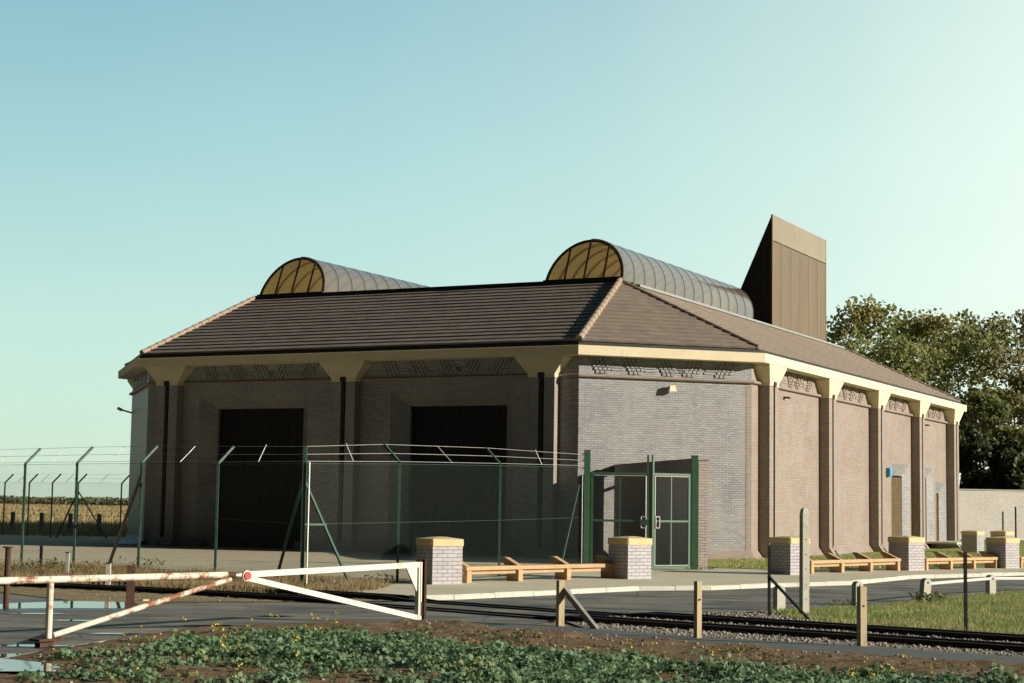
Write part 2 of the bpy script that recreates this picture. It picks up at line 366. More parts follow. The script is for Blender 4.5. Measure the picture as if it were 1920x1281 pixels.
sheet('unseen_dark_field', [(-400, -55), (400, -55), (400, 13.9), (-400, 13.9)], varied('unseen dark field', (.09, .12, .05), (.13, .12, .07), .4, .95, .1, 12, .05), .003)  # added out of view behind the camera, kept dark to cut bounce onto the front
sheet('field', [(-600, 108), (15, 108), (40, 135), (600, 135), (600, 345), (-600, 345)], M['field'], .02)
sheet('far_field', [(-3000, 345), (3000, 345), (3000, 5000), (-3000, 5000)], M['field_far'], .03)
sheet('compound_yard', [(-40, 43), (-12, 40.5), (-6, 38), (-2, 35.8), (0, 38.6), (2, 43.2), (5.2, 44.2), (5.2, 60), (-2, 64), (-22, 80), (-60, 80)], M['compound'], .004)
sheet('gravel_pavement', [(-3.9, 28.9), (-1.5, 28.3), (-.88, 28.7), (.44, 30.2), (2.46, 32.65), (3.86, 33.35), (5.17, 34.75), (7.23, 36.65), (9.24, 40.15), (12.9, 43.6), (20, 50), (26, 56), (26, 62), (17.5, 57), (11.2, 48.6), (7.3, 44.3), (5.4, 45.6), (5.2, 44.3), (2, 43.3), (.3, 38.8), (-1.6, 35.6), (-2.4, 33.2), (-3.5, 31.2)], M['pavement'], .008)
sheet('lawn', [(5.45, 47.0), (5.5, 45.7), (7.3, 44.4), (11.2, 48.7), (17.5, 57.1), (26, 62.1), (34, 80), (34, 100), (20, 100), (8, 58), (4, 55)], M['lawn'], .012)
road = [(-30, 14), (-5.6, 14), (-4.89, 16.86), (-4.4, 19.21), (-3.89, 20.5), (-3.13, 21.25), (-2.07, 21.75), (-1.12, 22.6), (.3, 22.95), (.7, 23.9), (1.5, 25.0), (3.95, 26.9), (5.9, 28.4), (7.7, 31.3), (10, 34.4), (17, 41), (26, 49),
        (20, 49.9), (12.9, 43.46), (9.24, 40.02), (7.23, 36.47), (5.17, 34.6), (3.86, 33.19), (2.46, 32.55), (.44, 30.09), (-.88, 28.56), (-1.7, 27.8), (-2.6, 27.3), (-3.92, 27.0), (-5.1, 26.6), (-5.6, 25.3), (-7.04, 27.0), (-8.4, 28.6), (-14, 34.5), (-30, 48)]
sheet('road', road, M['asphalt'], .012)
sheet('weedy_strip', [(-30, 48.1), (-14, 34.6), (-8.4, 28.7), (-7.04, 27.1), (-5.6, 25.4), (-5.1, 26.7), (-3.92, 27.1), (-2.6, 27.4), (-1.6, 28.1), (-3.9, 28.9), (-3.5, 31.2), (-2.4, 33.2), (-1.6, 35.6), (-6, 37.9), (-12, 40.4), (-40, 47)], M['verge'], .016)
sheet('grass_verge', [(4.0, 26.2), (3.9, 26.8), (5.9, 28.35), (7.7, 31.2), (10, 34.3), (17, 40.9), (26, 48.9), (26, 20), (9, 20), (6.5, 21.95), (5.3, 23.15), (4.45, 24.0), (4.1, 25.2)], M['lawn'], .016)
sheet('track_ballast', [(.75, 23.75), (1.5, 24.98), (3.95, 26.85), (4.05, 25.2), (4.45, 24.0), (5.3, 23.15), (6.5, 21.95), (9.2, 19.9), (12, 17.4), (9.5, 16.6), (5.6, 18.9), (4.2, 20.0), (2.3, 21.1), (1.0, 22.3)], M['ballast'], .02)
sheet('tarmac_path', [(.32, 22.9), (1.0, 22.25), (2.3, 21.02), (4.2, 19.96), (5.57, 18.86), (9.5, 16.5), (8, 15.8), (5.18, 17.4), (3.63, 18.3), (2.15, 19.66), (.31, 21.0), (-.4, 22.4)], M['strip'], .024)
# concrete line across the grass at the right
# kerbs
def kerb(name, pts, w_, h, mat, z0=None, label=None):
    bm = B()
    for (x0, y0), (x1, y1) in zip(pts, pts[1:]):
        d = Vector((x1-x0, y1-y0, 0)); L = d.length; d.normalize(); n = Vector((-d.y, d.x, 0)); k = max(1, round(L/.915))
        for i in range(k):
            a = Vector((x0, y0, 0)) + d*(L*i/k + .006); b = Vector((x0, y0, 0)) + d*(L*(i+1)/k - .006)
            jit = random.uniform(-.006, .006)
            z = gz(a.y) + h + jit; c = .025
            prof = [(0, gz(a.y)-.1), (0, z-c), (c, z), (w_, z), (w_, gz(a.y)-.1)]
            loft(bm, [[p + n*s + Vector((0, 0, zz)) for s, zz in prof] for p in (a, b)])
    o = obj(name, bm, mat); o['kind'] = 'structure'; return o
kerb('kerb', [(-1.5, 28.05), (-.88, 28.56), (.44, 30.09), (2.46, 32.55), (3.86, 33.19), (5.17, 34.6), (7.23, 36.47), (9.24, 40.02), (12.9, 43.46), (20, 49.9)], .16, .10, M['kerb'])
kerb('kerb_edging', [(-5.6, 14), (-4.89, 16.86), (-4.4, 19.21), (-3.89, 20.5), (-3.13, 21.25), (-2.07, 21.75), (-1.2, 22.55)][::-1], .07, .035, M['kerb'])
kerb('footpath', [(5.6, 26.9), (8.5, 28.2), (14, 29.9), (24, 32)], .10, .03, M['kerb'])

def blob(name, cx, cy, rx, ry, rot, mat, dz, seed=0, n=64):
    pts = []
    for i in range(n):
        a = 2*PI*i/n; r = 1 + .5*noise.noise(Vector((math.cos(a)*1.6+seed*7, math.sin(a)*1.6, seed))) + .22*noise.noise(Vector((math.cos(a)*5+seed*7, math.sin(a)*5, seed)))
        x, y = math.cos(a)*rx*r, math.sin(a)*ry*r
        pts.append((cx + x*math.cos(rot) - y*math.sin(rot), cy + x*math.sin(rot) + y*math.cos(rot)))
    return sheet(name, pts, mat, dz)
sheet('wet_patch', [P2(*p) for p in [(-60, 1135), (20, 1131), (80, 1129.5), (140, 1127.5), (240, 1129.5), (275, 1133), (290, 1140), (240, 1146), (120, 1146), (60, 1147), (0, 1148), (-60, 1149)]], M['wet'], .0138)
sheet('puddle', [P2(*p) for p in [(-40, 1139), (20, 1133), (80, 1131), (130, 1129), (236, 1131), (262, 1134), (236, 1143), (120, 1142.5), (60, 1143), (0, 1144), (-40, 1146)]], M['puddle'], .0165)
for i, (px, py, rx, ry) in enumerate([(70, 1153, .30, .10), (150, 1166, .34, .12), (215, 1191, .30, .09), (15, 1233, .20, .16), (60, 1214, .34, .14), (440, 1176, .7, .10), (510, 1158, .22, .07), (620, 1177, .5, .07)]):
    x, y = P2(px, py); blob('wet_patch', x, y, rx*1.35, ry*1.6, .12, M['wet'], .0142 + .0002*i, i+1); blob('puddle', x, y, rx, ry, .12, M['puddle'], .0185 + .0004*i, i+1)
x, y = P2(30, 1278); sheet('puddle', [P2(-60, 1262), P2(0, 1269), P2(60, 1275), P2(110, 1282), P2(110, 1296), P2(-60, 1296)], M['puddle'], .16)

# ------------------------------------------------------------------ foreground soil (bumpy raised bed)
edge = [(-5.6, 13.8), (-4.89, 16.7), (-4.4, 19.05), (-3.85, 20.35), (-3.1, 21.1), (-2.04, 21.6), (-1.1, 22.45), (-.3, 22.2), (.3, 20.95), (2.15, 19.6), (3.63, 18.25), (5.18, 17.35), (8, 15.7), (12, 13)]
def edge_dist(x, y):
    best = 1e9; sgn = 1
    for (x0, y0), (x1, y1) in zip(edge, edge[1:]):
        dx, dy = x1-x0, y1-y0; tt = max(0, min(1, ((x-x0)*dx + (y-y0)*dy)/(dx*dx+dy*dy)))
        qx, qy = x-x0-tt*dx, y-y0-tt*dy; d = math.hypot(qx, qy)
        if d < best: best = d; sgn = 1 if (dx*(y-y0) - dy*(x-x0)) < 0 else -1
    return best*sgn
def soil_z(x, y):
    d = edge_dist(x, y)
    if d < -.05: return -.35
    r = min(1, max(0, d/.7)); r = r*r*(3-2*r)
    return -.1 + .02 + .12*r + .035*r*noise.fractal(Vector((x*1.3, y*1.3, 0)), .8, 2, 4) + .02*noise.fractal(Vector((x*6, y*6, 3)), .8, 2, 3)*min(1, d/.2 + .2)
nx, ny = 270, 190; vs = []; fs = []
for j in range(ny+1):
    for i in range(nx+1):
        x = -6.5 + 17*i/nx; y = 12 + 11*j/ny; vs.append((x, y, soil_z(x, y)))
for j in range(ny):
    for i in range(nx):
        a = j*(nx+1)+i; q = (a, a+1, a+nx+2, a+nx+1)
        if max(vs[k][2] for k in q) > -.3: fs.append(q)
o = npobj('soil', vs, fs, M['soil']); o['kind'] = 'structure'
for p in o.data.polygons: p.use_smooth = True

# ------------------------------------------------------------------ scattered stuff (numpy leaf meshes)
def leaves(name, pos, size, mat, aspect=1.0, tilt=1.0, fold=.25, mi=None, kind='stuff', label=None, cat=None, parent=None):
    """pos (n,3); bent leaf of 2 quads each, random orientation"""
    n = len(pos); size = np.broadcast_to(np.asarray(size, float), (n,))
    nr = rng.normal(size=(n, 3)); nr[:, 2] = np.abs(nr[:, 2])*1.2 + (.9/tilt - .9 if tilt > 0 else 0); nr /= np.linalg.norm(nr, axis=1)[:, None]
    a = np.cross(nr, rng.normal(size=(n, 3))); a /= np.linalg.norm(a, axis=1)[:, None]; b = np.cross(nr, a)
    L = size[:, None]; W = L*aspect*.5
    v = np.empty((n, 6, 3))
    v[:, 0] = pos - a*L*.5 - b*W*.35; v[:, 1] = pos - a*L*.5 + b*W*.35
    v[:, 2] = pos + nr*L*fold - b*W; v[:, 3] = pos + nr*L*fold + b*W
    v[:, 4] = pos + a*L*.5 - b*W*.3; v[:, 5] = pos + a*L*.5 + b*W*.3
    base = np.arange(n)[:, None]*6
    f = np.stack([base + np.array([0, 1, 3, 2]), base + np.array([2, 3, 5, 4])], 1).reshape(-1, 4)
    me = bpy.data.meshes.new(name)
    me.vertices.add(n*6); me.vertices.foreach_set('co', v.reshape(-1))
    me.loops.add(len(f)*4); me.loops.foreach_set('vertex_index', f.reshape(-1).astype(np.int32))
    me.polygons.add(len(f)); me.polygons.foreach_set('loop_start', np.arange(len(f), dtype=np.int32)*4)
    me.update(calc_edges=True)
    for m in (mat if isinstance(mat, (list, tuple)) else [mat]): me.materials.append(m)
    if mi is not None: me.polygons.foreach_set('material_index', np.repeat(mi, 2).astype(np.int32))
    o = bpy.data.objects.new(name, me); COL.objects.link(o)
    if parent is not None: o.parent = parent
    elif kind: tag(o, label, cat, kind=kind)
    return o
def blades(name, pos, h, mat, wd=.006, lean=.35, label=None, cat=None):
    n = len(pos); h = np.broadcast_to(np.asarray(h, float), (n,))*rng.uniform(.5, 1.3, n)
    an = rng.uniform(0, 2*PI, n); side = np.stack([np.cos(an), np.sin(an), np.zeros(n)], 1)*wd*rng.uniform(.7, 1.4, n)[:, None]
    tip = rng.normal(size=(n, 3))*lean; tip[:, 2] = 1; tip *= h[:, None]
    v = np.empty((n, 3, 3)); v[:, 0] = pos - side; v[:, 1] = pos + side; v[:, 2] = pos + tip
    f = np.arange(n*3).reshape(-1, 3)
    me = bpy.data.meshes.new(name); me.vertices.add(n*3); me.vertices.foreach_set('co', v.reshape(-1))
    me.loops.add(n*3); me.loops.foreach_set('vertex_index', f.reshape(-1).astype(np.int32)); me.polygons.add(n)
    me.polygons.foreach_set('loop_start', np.arange(n, dtype=np.int32)*3); me.update(calc_edges=True); me.materials.append(mat)
    o = bpy.data.objects.new(name, me); COL.objects.link(o); return tag(o, label, cat, kind='stuff')
def inpoly(x, y, poly):
    c = False; n = len(poly)
    for i in range(n):
        x0, y0 = poly[i]; x1, y1 = poly[i-1]
        if (y0 > y) != (y1 > y) and x < (x1-x0)*(y-y0)/(y1-y0)+x0: c = not c
    return c
def scatter(poly, n, dens=None):
    xs = [p[0] for p in poly]; ys = [p[1] for p in poly]; out = []
    while len(out) < n:
        x = random.uniform(min(xs), max(xs)); y = random.uniform(min(ys), max(ys))
        if inpoly(x, y, poly) and (dens is None or random.random() < dens(x, y)): out.append((x, y))
    return out
NP = np.array
# the crop: plants are clusters of leaves
crop = [P2(*p, .0) for p in [(290, 1222), (345, 1210), (420, 1203), (520, 1200), (650, 1202), (770, 1208), (900, 1226), (1000, 1238), (1150, 1250), (1300, 1264), (1500, 1277), (1700, 1284), (1960, 1296), (1960, 1400), (880, 1400), (860, 1290), (760, 1266), (600, 1256), (480, 1246), (330, 1240)]]
P = []; SZ = []
def plant(x, y, n, r, h, s):
    z = soil_z(x, y)
    for _ in range(n):
        a = random.uniform(0, 2*PI); q = r*math.sqrt(random.random())
        P.append((x+q*math.cos(a), y+q*math.sin(a), z + h*random.uniform(.15, 1)*(1-.5*q/r))); SZ.append(s*random.uniform(.6, 1.35))
for x, y in scatter(crop, 2300, lambda x, y: (.12+.88*(noise.noise(Vector((x*1.1, y*1.1, 5)))+.5*noise.noise(Vector((x*3, y*3, 1))) > -.12))): plant(x, y, 26, .14, .13*(.45+.75*random.random()**2+.5*max(0, noise.noise(Vector((x*.9, y*.9, 8))))), random.choice((.03, .042, .055)))
low = [P2(*p, .0) for p in [(60, 1250), (200, 1222), (330, 1240), (480, 1248), (600, 1258), (760, 1268), (860, 1290), (860, 1400), (60, 1400)]]
for x, y in scatter(low, 330, lambda x, y: noise.noise(Vector((x*1.4, y*1.4, 9))) > .0): plant(x, y, 14, .12, .09*random.uniform(.5, 1.3), .045)
leaves('crop_plants', NP(P), NP(SZ), M['leaf_crop'], .8, .8, .2, label='dense low green leafy plants growing on the foreground soil', cat='plants')
P = []; SZ = []
fr_edge = [P2(*p, .0) for p in [(60, 1236), (200, 1212), (330, 1196), (480, 1188), (800, 1182), (1000, 1200), (1300, 1222), (1600, 1246), (1920, 1264), (1920, 1300), (860, 1300), (60, 1300)]]
for x, y in scatter(fr_edge, 420, lambda x, y: noise.noise(Vector((x*1.8, y*1.8, 2))) > -.05): plant(x, y, 6, .09, .06, .045)
leaves('weeds', NP(P), NP(SZ), M['leaf_dark'], .6, .6, .2, label='sparse small brownish weeds on the bare foreground soil', cat='weeds')
# flowers on thin stems
P = []; SZ = []; st = B()
fl = [P2(*p, .0) for p in [(310, 1203), (420, 1196), (640, 1196), (700, 1204), (520, 1250), (400, 1262), (250, 1262), (200, 1240)]]
fl2 = [P2(*p, .0) for p in [(1050, 1225), (1200, 1228), (1500, 1246), (1700, 1258), (1700, 1276), (1300, 1268), (1080, 1250)]]
for poly, n, hh in ((fl, 30, .17), (fl2, 22, .09), (crop, 8, .17), (low, 9, .11)):
    for x, y in scatter(poly, n):
        z = soil_z(x, y); h = hh*random.uniform(.8, 1.45); tube(st, (x, y, z), (x+random.uniform(-.03, .03), y, z+h), .0025, 4)
        for _ in range(random.choice((4, 6, 8))): P.append((x+random.gauss(0, .014), y+random.gauss(0, .014), z+h+random.gauss(0, .012))); SZ.append(random.uniform(.010, .02))
leaves('yellow_flowers', NP(P), NP(SZ), M['flower'], 1.1, 1, .2, label='small yellow flowers standing above the green foreground plants', cat='flowers')
o = obj('flower_stems', st, M['leaf_dark'], uv=False); tag(o, 'thin green stems carrying the yellow foreground flowers', 'stems', kind='stuff')
# stones
def stones(name, pts, smin, smax, mat, label, zf=None):
    ico = [(-.53, 0, .85), (.53, 0, .85), (-.53, 0, -.85), (.53, 0, -.85), (0, .85, .53), (0, .85, -.53), (0, -.85, .53), (0, -.85, -.53), (.85, .53, 0), (-.85, .53, 0), (.85, -.53, 0), (-.85, -.53, 0)]
    fi = [(0, 4, 1), (0, 9, 4), (9, 5, 4), (4, 5, 8), (4, 8, 1), (8, 10, 1), (8, 3, 10), (5, 3, 8), (5, 2, 3), (2, 7, 3), (7, 10, 3), (7, 6, 10), (7, 11, 6), (11, 0, 6), (0, 1, 6), (6, 1, 10), (9, 0, 11), (9, 11, 2), (9, 2, 5), (7, 2, 11)]
    V = []; Fc = []
    for x, y in pts:
        s = random.uniform(smin, smax)*random.choice((.7, 1, 1)); z = (zf(x, y) if zf else gz(y)+.02)
        b = len(V); q = [random.uniform(.6, 1.3) for _ in range(3)]
        for v in ico: V.append((x+v[0]*s*q[0]*random.uniform(.8, 1.2), y+v[1]*s*q[1]*random.uniform(.8, 1.2), z+v[2]*s*.6*q[2]+s*.2))
        Fc += [tuple(b+k for k in f) for f in fi]
    o = npobj(name, V, Fc, mat); return tag(o, label, 'stones', kind='stuff')
bal = [(.9, 23.4), (1.5, 24.9), (3.95, 26.6), (4.05, 25.2), (4.5, 23.95), (5.3, 23.1), (6.5, 21.9), (8.6, 20.0), (8.6, 17.2), (5.6, 18.95), (4.2, 20.05), (2.3, 21.15), (1.0, 22.35)]
stones('ballast_stones', scatter(bal, 5200), .012, .030, M['stone'], 'loose grey and pale ballast stones around the rails')
stones('pale_stones', scatter(fr_edge, 230) + scatter([P2(*p) for p in [(780, 1176), (1000, 1192), (1300, 1220), (1900, 1262), (1900, 1275), (1300, 1245), (800, 1195)]], 190), .008, .026, M['stone'], 'scattered small white stones on the foreground soil', zf=soil_z)
stones('gravel_stones', scatter([(-7, 27.2), (-5.6, 25.5), (-3.9, 27.2), (-1.9, 28), (-3, 29.5), (-7.6, 31.5)], 130), .006, .024, M['stone'], 'scattered pale stones beside the rails left of the crossing')

# grass of the verge, lawn, dry weeds along the fence
gv = [(4.1, 25.0), (4.0, 26.6), (5.9, 28.2), (7.7, 31.1), (9.9, 34.1), (13, 36), (11, 25), (8.5, 20.5), (6.5, 22.0), (5.3, 23.2), (4.5, 24.0)]
pts = scatter(gv, 52000); blades('verge_grass', NP([(x, y, gz(y)+.015) for x, y in pts]), .065, M['blade'], .006, .5, 'short yellowish grass of the verge between road and rails', 'grass')
lw = [(5.6, 46.8), (5.7, 45.9), (7.4, 44.7), (11.2, 49), (17, 57), (24, 70), (19, 72), (7.2, 56.8)]
pts = scatter(lw, 26000); blades('lawn_grass', NP([(x, y, gz(y)+.01) for x, y in pts]), .07, M['blade'], .012, .4, 'strip of green lawn between timber benches and building', 'grass')
dw = [(-13, 36.5), (-9, 31.5), (-5, 29.6), (-2.6, 29.5), (-2.2, 32.8), (-5.5, 36.2), (-9, 38.5), (-14, 41)]
pts = scatter(dw, 30000, lambda x, y: .12+.88*(noise.noise(Vector((x*.8, y*.8, 1))) > .08)); blades('dry_weeds', NP([(x, y, gz(y)+.01) for x, y in pts]), .16, M['dry'], .006, .45, 'dry brown grass and weeds at the foot of the wire fence', 'weeds')
P = []; SZ = []
for px, py, n, h in [(85, 1078, 200, .32), (105, 1079, 120, .24), (160, 1084, 70, .15), (30, 1080, 160, .25), (190, 1078, 110, .3), (280, 1072, 120, .3), (590, 1101, 60, .1), (718, 1090, 60, .14), (1738, 1131, 260, .16), (1590, 1136, 60, .08), (420, 1092, 30, .1), (1300+20, 1069, 30, .08)]:
    x0, y0 = P2(px, py)
    for _ in range(n): P.append((x0+random.gauss(0, .22 if px != 1738 else .12), y0+random.gauss(0, .25), gz(y0)+h*random.random()**.8)); SZ.append(random.uniform(.04, .09))
leaves('weed_clumps', NP(P), NP(SZ), M['leaf_dark'], .5, .8, .2, label='small green weed clumps around the old posts and bollards', cat='weeds')
# dark rough growth in the field edge behind the far fence, tufts of the golden field
pts = scatter([(-60, 76), (-12, 76), (-12, 107), (-60, 107)], 30000); blades('rough_grass', NP([(x, y, gz(y)) for x, y in pts]), .38, M['dry'], .03, .4, 'rough unmown grass behind the far fence', 'grass')
pts = scatter([(-110, 107), (0, 107), (0, 340), (-110, 340)], 45000); blades('field_stubble', NP([(x, y, gz(y)) for x, y in pts]), .42, leafmat('stubble', (.46, .36, .19), (.38, .31, .15), None, .3, .2), .06, .4, 'golden dry grass of the flat field', 'grass')
P = []; SZ = []
for _ in range(26000):
    x = random.uniform(-130, 160); y = 352 + random.uniform(-4, 4)
    h = 1.75 + .5*noise.noise(Vector((x*.05, 0, 0))) + .25*noise.noise(Vector((x*.3, 0, 4)))
    P.append((x, y, -.2 + h*random.random())); SZ.append(random.uniform(.5, .9))
leaves('hedgerow', NP(P), NP(SZ)*.6, leafmat('hedge leaf', (.16, .17, .09), (.24, .23, .13), None, .25, .1), 1, 1, .2, label='dark low hedgerow on the horizon behind the golden field', cat='hedge')

# ------------------------------------------------------------------ THE BUILDING (local frame: x along the front, y into depth)
TH = -0.4751; CX, CY = 2.1187, 54.733
bld = empty('brick_building', (CX, CY, 0), TH, 'long octagonal brick building with tiled roof, cream concrete eaves beam and two glazed barrel rooflights', 'building')
L, c, Bk = 17.89, 4.64, 39.06
AL = -L - c
OUT = [(-L, 0), (0, 0), (c, c), (c, Bk-c), (0, Bk), (-L, Bk), (AL, Bk-c), (AL, c)]   # ccw from front left
def off(d):
    n = len(OUT); res = []
    for i in range(n):
        p0, p1, p2 = (Vector(OUT[i-1]), Vector(OUT[i]), Vector(OUT[(i+1) % n]))
        n1 = Vector(((p1-p0).y, -(p1-p0).x)).normalized(); n2 = Vector(((p2-p1).y, -(p2-p1).x)).normalized()
        b = (n1+n2).normalized(); res.append(tuple(p1 - b*d/b.dot(n1)))
    return res
def ring(bm, prof):
    """prof: closed list of (inset, z) swept around the octagon"""
    loops = [[(x, y, z) for x, y in off(d)] for d, z in prof]
    rows = [[bm.verts.new(p) for p in l] for l in loops]; n = 8
    for r, s in zip(rows, rows[1:]+rows[:1]):
        for i in range(n): bm.faces.new((r[i], r[(i+1) % n], s[(i+1) % n], s[i]))
H = 6.58; W = .56; ZB = 5.58
# cornice beam
bm = B(); ring(bm, [(0, H-.31), (0, H-.02), (.02, H), (.9, H), (.9, H-.31)]); obj('cornice', bm, M['cream'], bld)
# dark gutter under the tiles
bm = B(); ring(bm, [(.2, H+.002), (.2, H+.12), (.85, H+.12), (.85, H+.002)]); obj('gutter', bm, M['pipe'], bld)
# walls
Wp = off(W); FZ0 = -.4
def wallface(bm, p, q, holes, z0=FZ0, z1=H-.312, jm=0, rev=.14):
    """wall from p to q (outside on the right of p->q), rectangular splayed holes (s0,s1,ztop,splay,depth); returns door quads"""
    p = Vector(p); q = Vector(q); d = (q-p).normalized(); Lw = (q-p).length; nin = Vector((-d.y, d.x)); doors = []
    def pt(s, z, dep=0): v = p + d*s + nin*dep; return (v.x, v.y, z)
    s = 0
    for (s0, s1, zt, sp, dep) in holes:
        quad(bm, pt(s, z0), pt(s0, z0), pt(s0, z1), pt(s, z1))
        quad(bm, pt(s0, zt), pt(s1, zt), pt(s1, z1), pt(s0, z1))
        quad(bm, pt(s0, z0), pt(s0+sp, z0, dep), pt(s0+sp, zt-sp, dep), pt(s0, zt))
        quad(bm, pt(s1-sp, z0, dep), pt(s1, z0), pt(s1, zt), pt(s1-sp, zt-sp, dep))
        quad(bm, pt(s0, zt), pt(s0+sp, zt-sp, dep), pt(s1-sp, zt-sp, dep), pt(s1, zt)); bm.faces.ensure_lookup_table()
        for f in bm.faces[-3:]: f.material_index = jm
        a, b_, e = s0+sp, s1-sp, dep+rev
        quad(bm, pt(a, z0, dep), pt(a, z0, e), pt(a, zt-sp, e), pt(a, zt-sp, dep))
        quad(bm, pt(b_, z0, e), pt(b_, z0, dep), pt(b_, zt-sp, dep), pt(b_, zt-sp, e))
        quad(bm, pt(a, zt-sp, dep), pt(a, zt-sp, e), pt(b_, zt-sp, e), pt(b_, zt-sp, dep))
        doors.append((pt(a, -.25, e-.004), pt(b_, -.25, e-.004), zt-sp)); s = s1
    quad(bm, pt(s, z0), pt(Lw, z0), pt(Lw, z1), pt(s, z1))
    return doors
def door(parent, p, q, zt, mat, board=.3, slat=False):
    p = Vector(p); q = Vector(q); d = (q-p); Lw = d.length; d.normalize(); n = Vector((d.y, -d.x, 0)); bm = B()
    o_ = p - n*(.05 if not slat else -.0)
    if slat:
        k = int((zt-p.z)/.09)
        for i in range(k):
            z = p.z + .09*i; quad(bm, *[tuple(v) for v in (o_+Vector((0, 0, z-p.z)), o_+d*Lw+Vector((0, 0, z-p.z)), o_+d*Lw-n*(-.03)+Vector((0, 0, z-p.z+.085)), o_-n*(-.03)+Vector((0, 0, z-p.z+.085)))])
        bm2 = B(); 
    else:
        k = max(1, int(Lw/board))
        for i in range(k):
            a = o_ + d*(Lw*i/k+.008); b_ = o_ + d*(Lw*(i+1)/k-.008)
            bar(bm, a+Vector((0, 0, (zt-p.z)/2)), b_+Vector((0, 0, (zt-p.z)/2)), .04, zt-p.z-.02)
        bar(bm, o_-n*.03+Vector((0, 0, (zt-p.z)/2)), o_+d*Lw-n*.03+Vector((0, 0, (zt-p.z)/2)), .02, zt-p.z)
    return obj('door', bm, mat, parent)
# front wall: parameter s measured from Wp[0]
fl_, fr_ = Wp[0], Wp[1]
fw = B(); hs = [(cx-2.35-fl_[0], cx+2.35-fl_[0], 5.25, .5, .5) for cx in (-12.98, -4.92)]
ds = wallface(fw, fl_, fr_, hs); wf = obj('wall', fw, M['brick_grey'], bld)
for a, b_, zt in ds: door(wf, a, b_, zt, M['dark'], .35)
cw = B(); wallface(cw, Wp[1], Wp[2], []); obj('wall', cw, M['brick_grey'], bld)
sw = B(); y0 = Wp[2][1]
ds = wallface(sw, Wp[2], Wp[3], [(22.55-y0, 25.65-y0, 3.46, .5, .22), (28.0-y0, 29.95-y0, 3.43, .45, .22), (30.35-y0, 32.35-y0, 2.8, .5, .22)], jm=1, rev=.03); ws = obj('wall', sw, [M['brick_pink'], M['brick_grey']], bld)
for i, (a, b_, zt) in enumerate(ds): door(ws, a, b_, zt, M['door_brown'], .2, slat=(i == 0))
rw = B()
for i in (3, 4, 5, 6): wallface(rw, Wp[i], Wp[(i+1) % 8], [])
obj('wall', rw, M['brick_grey'], bld)
lw_ = B(); wallface(lw_, Wp[7], Wp[0], []); obj('wall', lw_, M['brick_grey'], bld)
# pink brick quoin strips beside the chamfer, and the flared plinth
def rim(bm, i, s0, s1, d0, z0, d1, z1, th=.3):
    """sloped band on wall i between parameters"""
    p = Vector(OUT[i]); q = Vector(OUT[(i+1) % 8]); d = (q-p).normalized(); n = Vector((-d.y, d.x))
    def pt(s, z, dd): v = p + d*s + n*dd; return (v.x, v.y, z)
    quad(bm, pt(s0, z0, d0), pt(s1, z0, d0), pt(s1, z1, d1), pt(s0, z1, d1))
bm = B(); ring(bm, [(W-.24, -.5), (W-.24, -.26), (W-.004, .08), (W+.2, .08), (W+.2, -.5)])
# cut the plinth where the big doors open
pl = obj('plinth', bm, M['brick_pink'], bld)
cut = B()
for cx in (-12.98, -4.92): box(cut, cx-2.0, -.2, -.6, cx+2.0, 1.4, .3)
cm = bpy.data.meshes.new('cut'); cut.to_mesh(cm); cut.free(); co_ = bpy.data.objects.new('cut', cm); COL.objects.link(co_); co_.matrix_world = Matrix.Translation((CX, CY, 0)) @ Matrix.Rotation(TH, 4, 'Z')
md = pl.modifiers.new('b', 'BOOLEAN'); md.object = co_; md.operation = 'DIFFERENCE'; md.solver = 'EXACT'
bpy.context.view_layer.update(); dg = bpy.context.evaluated_depsgraph_get(); nm = bpy.data.meshes.new_from_object(pl.evaluated_get(dg)); pl.modifiers.clear(); pl.data = nm; bpy.data.objects.remove(co_)
bm = B()
for i, (s0, s1) in ((1, (6.562-.43, 6.562-.23)),):
    p = Vector(OUT[1]); q = Vector(OUT[2]); d = (q-p).normalized(); n = Vector((-d.y, d.x))
    a = p + d*s0 + n*(W-.008); b_ = p + d*(s1-.0) + n*(W-.008)
    quad(bm, (a.x, a.y, -.2), (b_.x, b_.y, -.2), (b_.x, b_.y, 5.5), (a.x, a.y, 5.5))
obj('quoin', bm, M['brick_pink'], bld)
# string course and frieze (relief brickwork between the brackets)
bm = B(); ring(bm, [(W-.10, ZB+.02), (W-.12, ZB+.05), (W-.12, ZB+.10), (W-.06, ZB+.13), (W+.1, ZB+.13), (W+.1, ZB+.02)]); obj('string_course', bm, M['brick_pink'], bld)
fz = {}
def frieze(i, spans, mat):
    p = Vector(OUT[i]); q = Vector(OUT[(i+1) % 8]); d = (q-p).normalized(); n = Vector((-d.y, d.x)); bm = B()
    rr = random.Random(i*5+3)
    for s0, s1 in spans:
        ns = max(1, round((s1-s0)/1.15)); 
        for k in range(ns):
            cs = s0 + (s1-s0)*(k+.5)/ns; dirn = 1 if (k+.5)/ns < .55 else -1
            for row in range(5):
                zt = H-.33-row*.105; shift = dirn*.055*row
                for col_ in range(4 - (row == 4)):
                    a = cs - .3 + col_*.15 + shift; dep = .035 + .012*((row+col_) % 2)
                    u0, u1 = a+.006, a+.118
                    v = [p + d*u0 + n*(W-dep), p + d*u1 + n*(W-dep), p + d*u1 + n*(W+.01), p + d*u0 + n*(W+.01)]
                    prism(bm, [(w_.x, w_.y) for w_ in v], zt-.09, zt)
                # long tail course at the foot of the stair
                if row in (2, 3):
                    a = cs + .3 + shift if dirn > 0 else cs - .75 + shift
                    v = [p + d*a + n*(W-.03), p + d*(a+.42) + n*(W-.03), p + d*(a+.42) + n*(W+.01), p + d*a + n*(W+.01)]
                    prism(bm, [(w_.x, w_.y) for w_ in v], zt-.1, zt-.035)
    return obj('frieze', bm, mat, bld)
CF = [-16.5, -8.94, -1.39]; CS = [6.08, 12.86, 19.63, 26.40, 33.0]
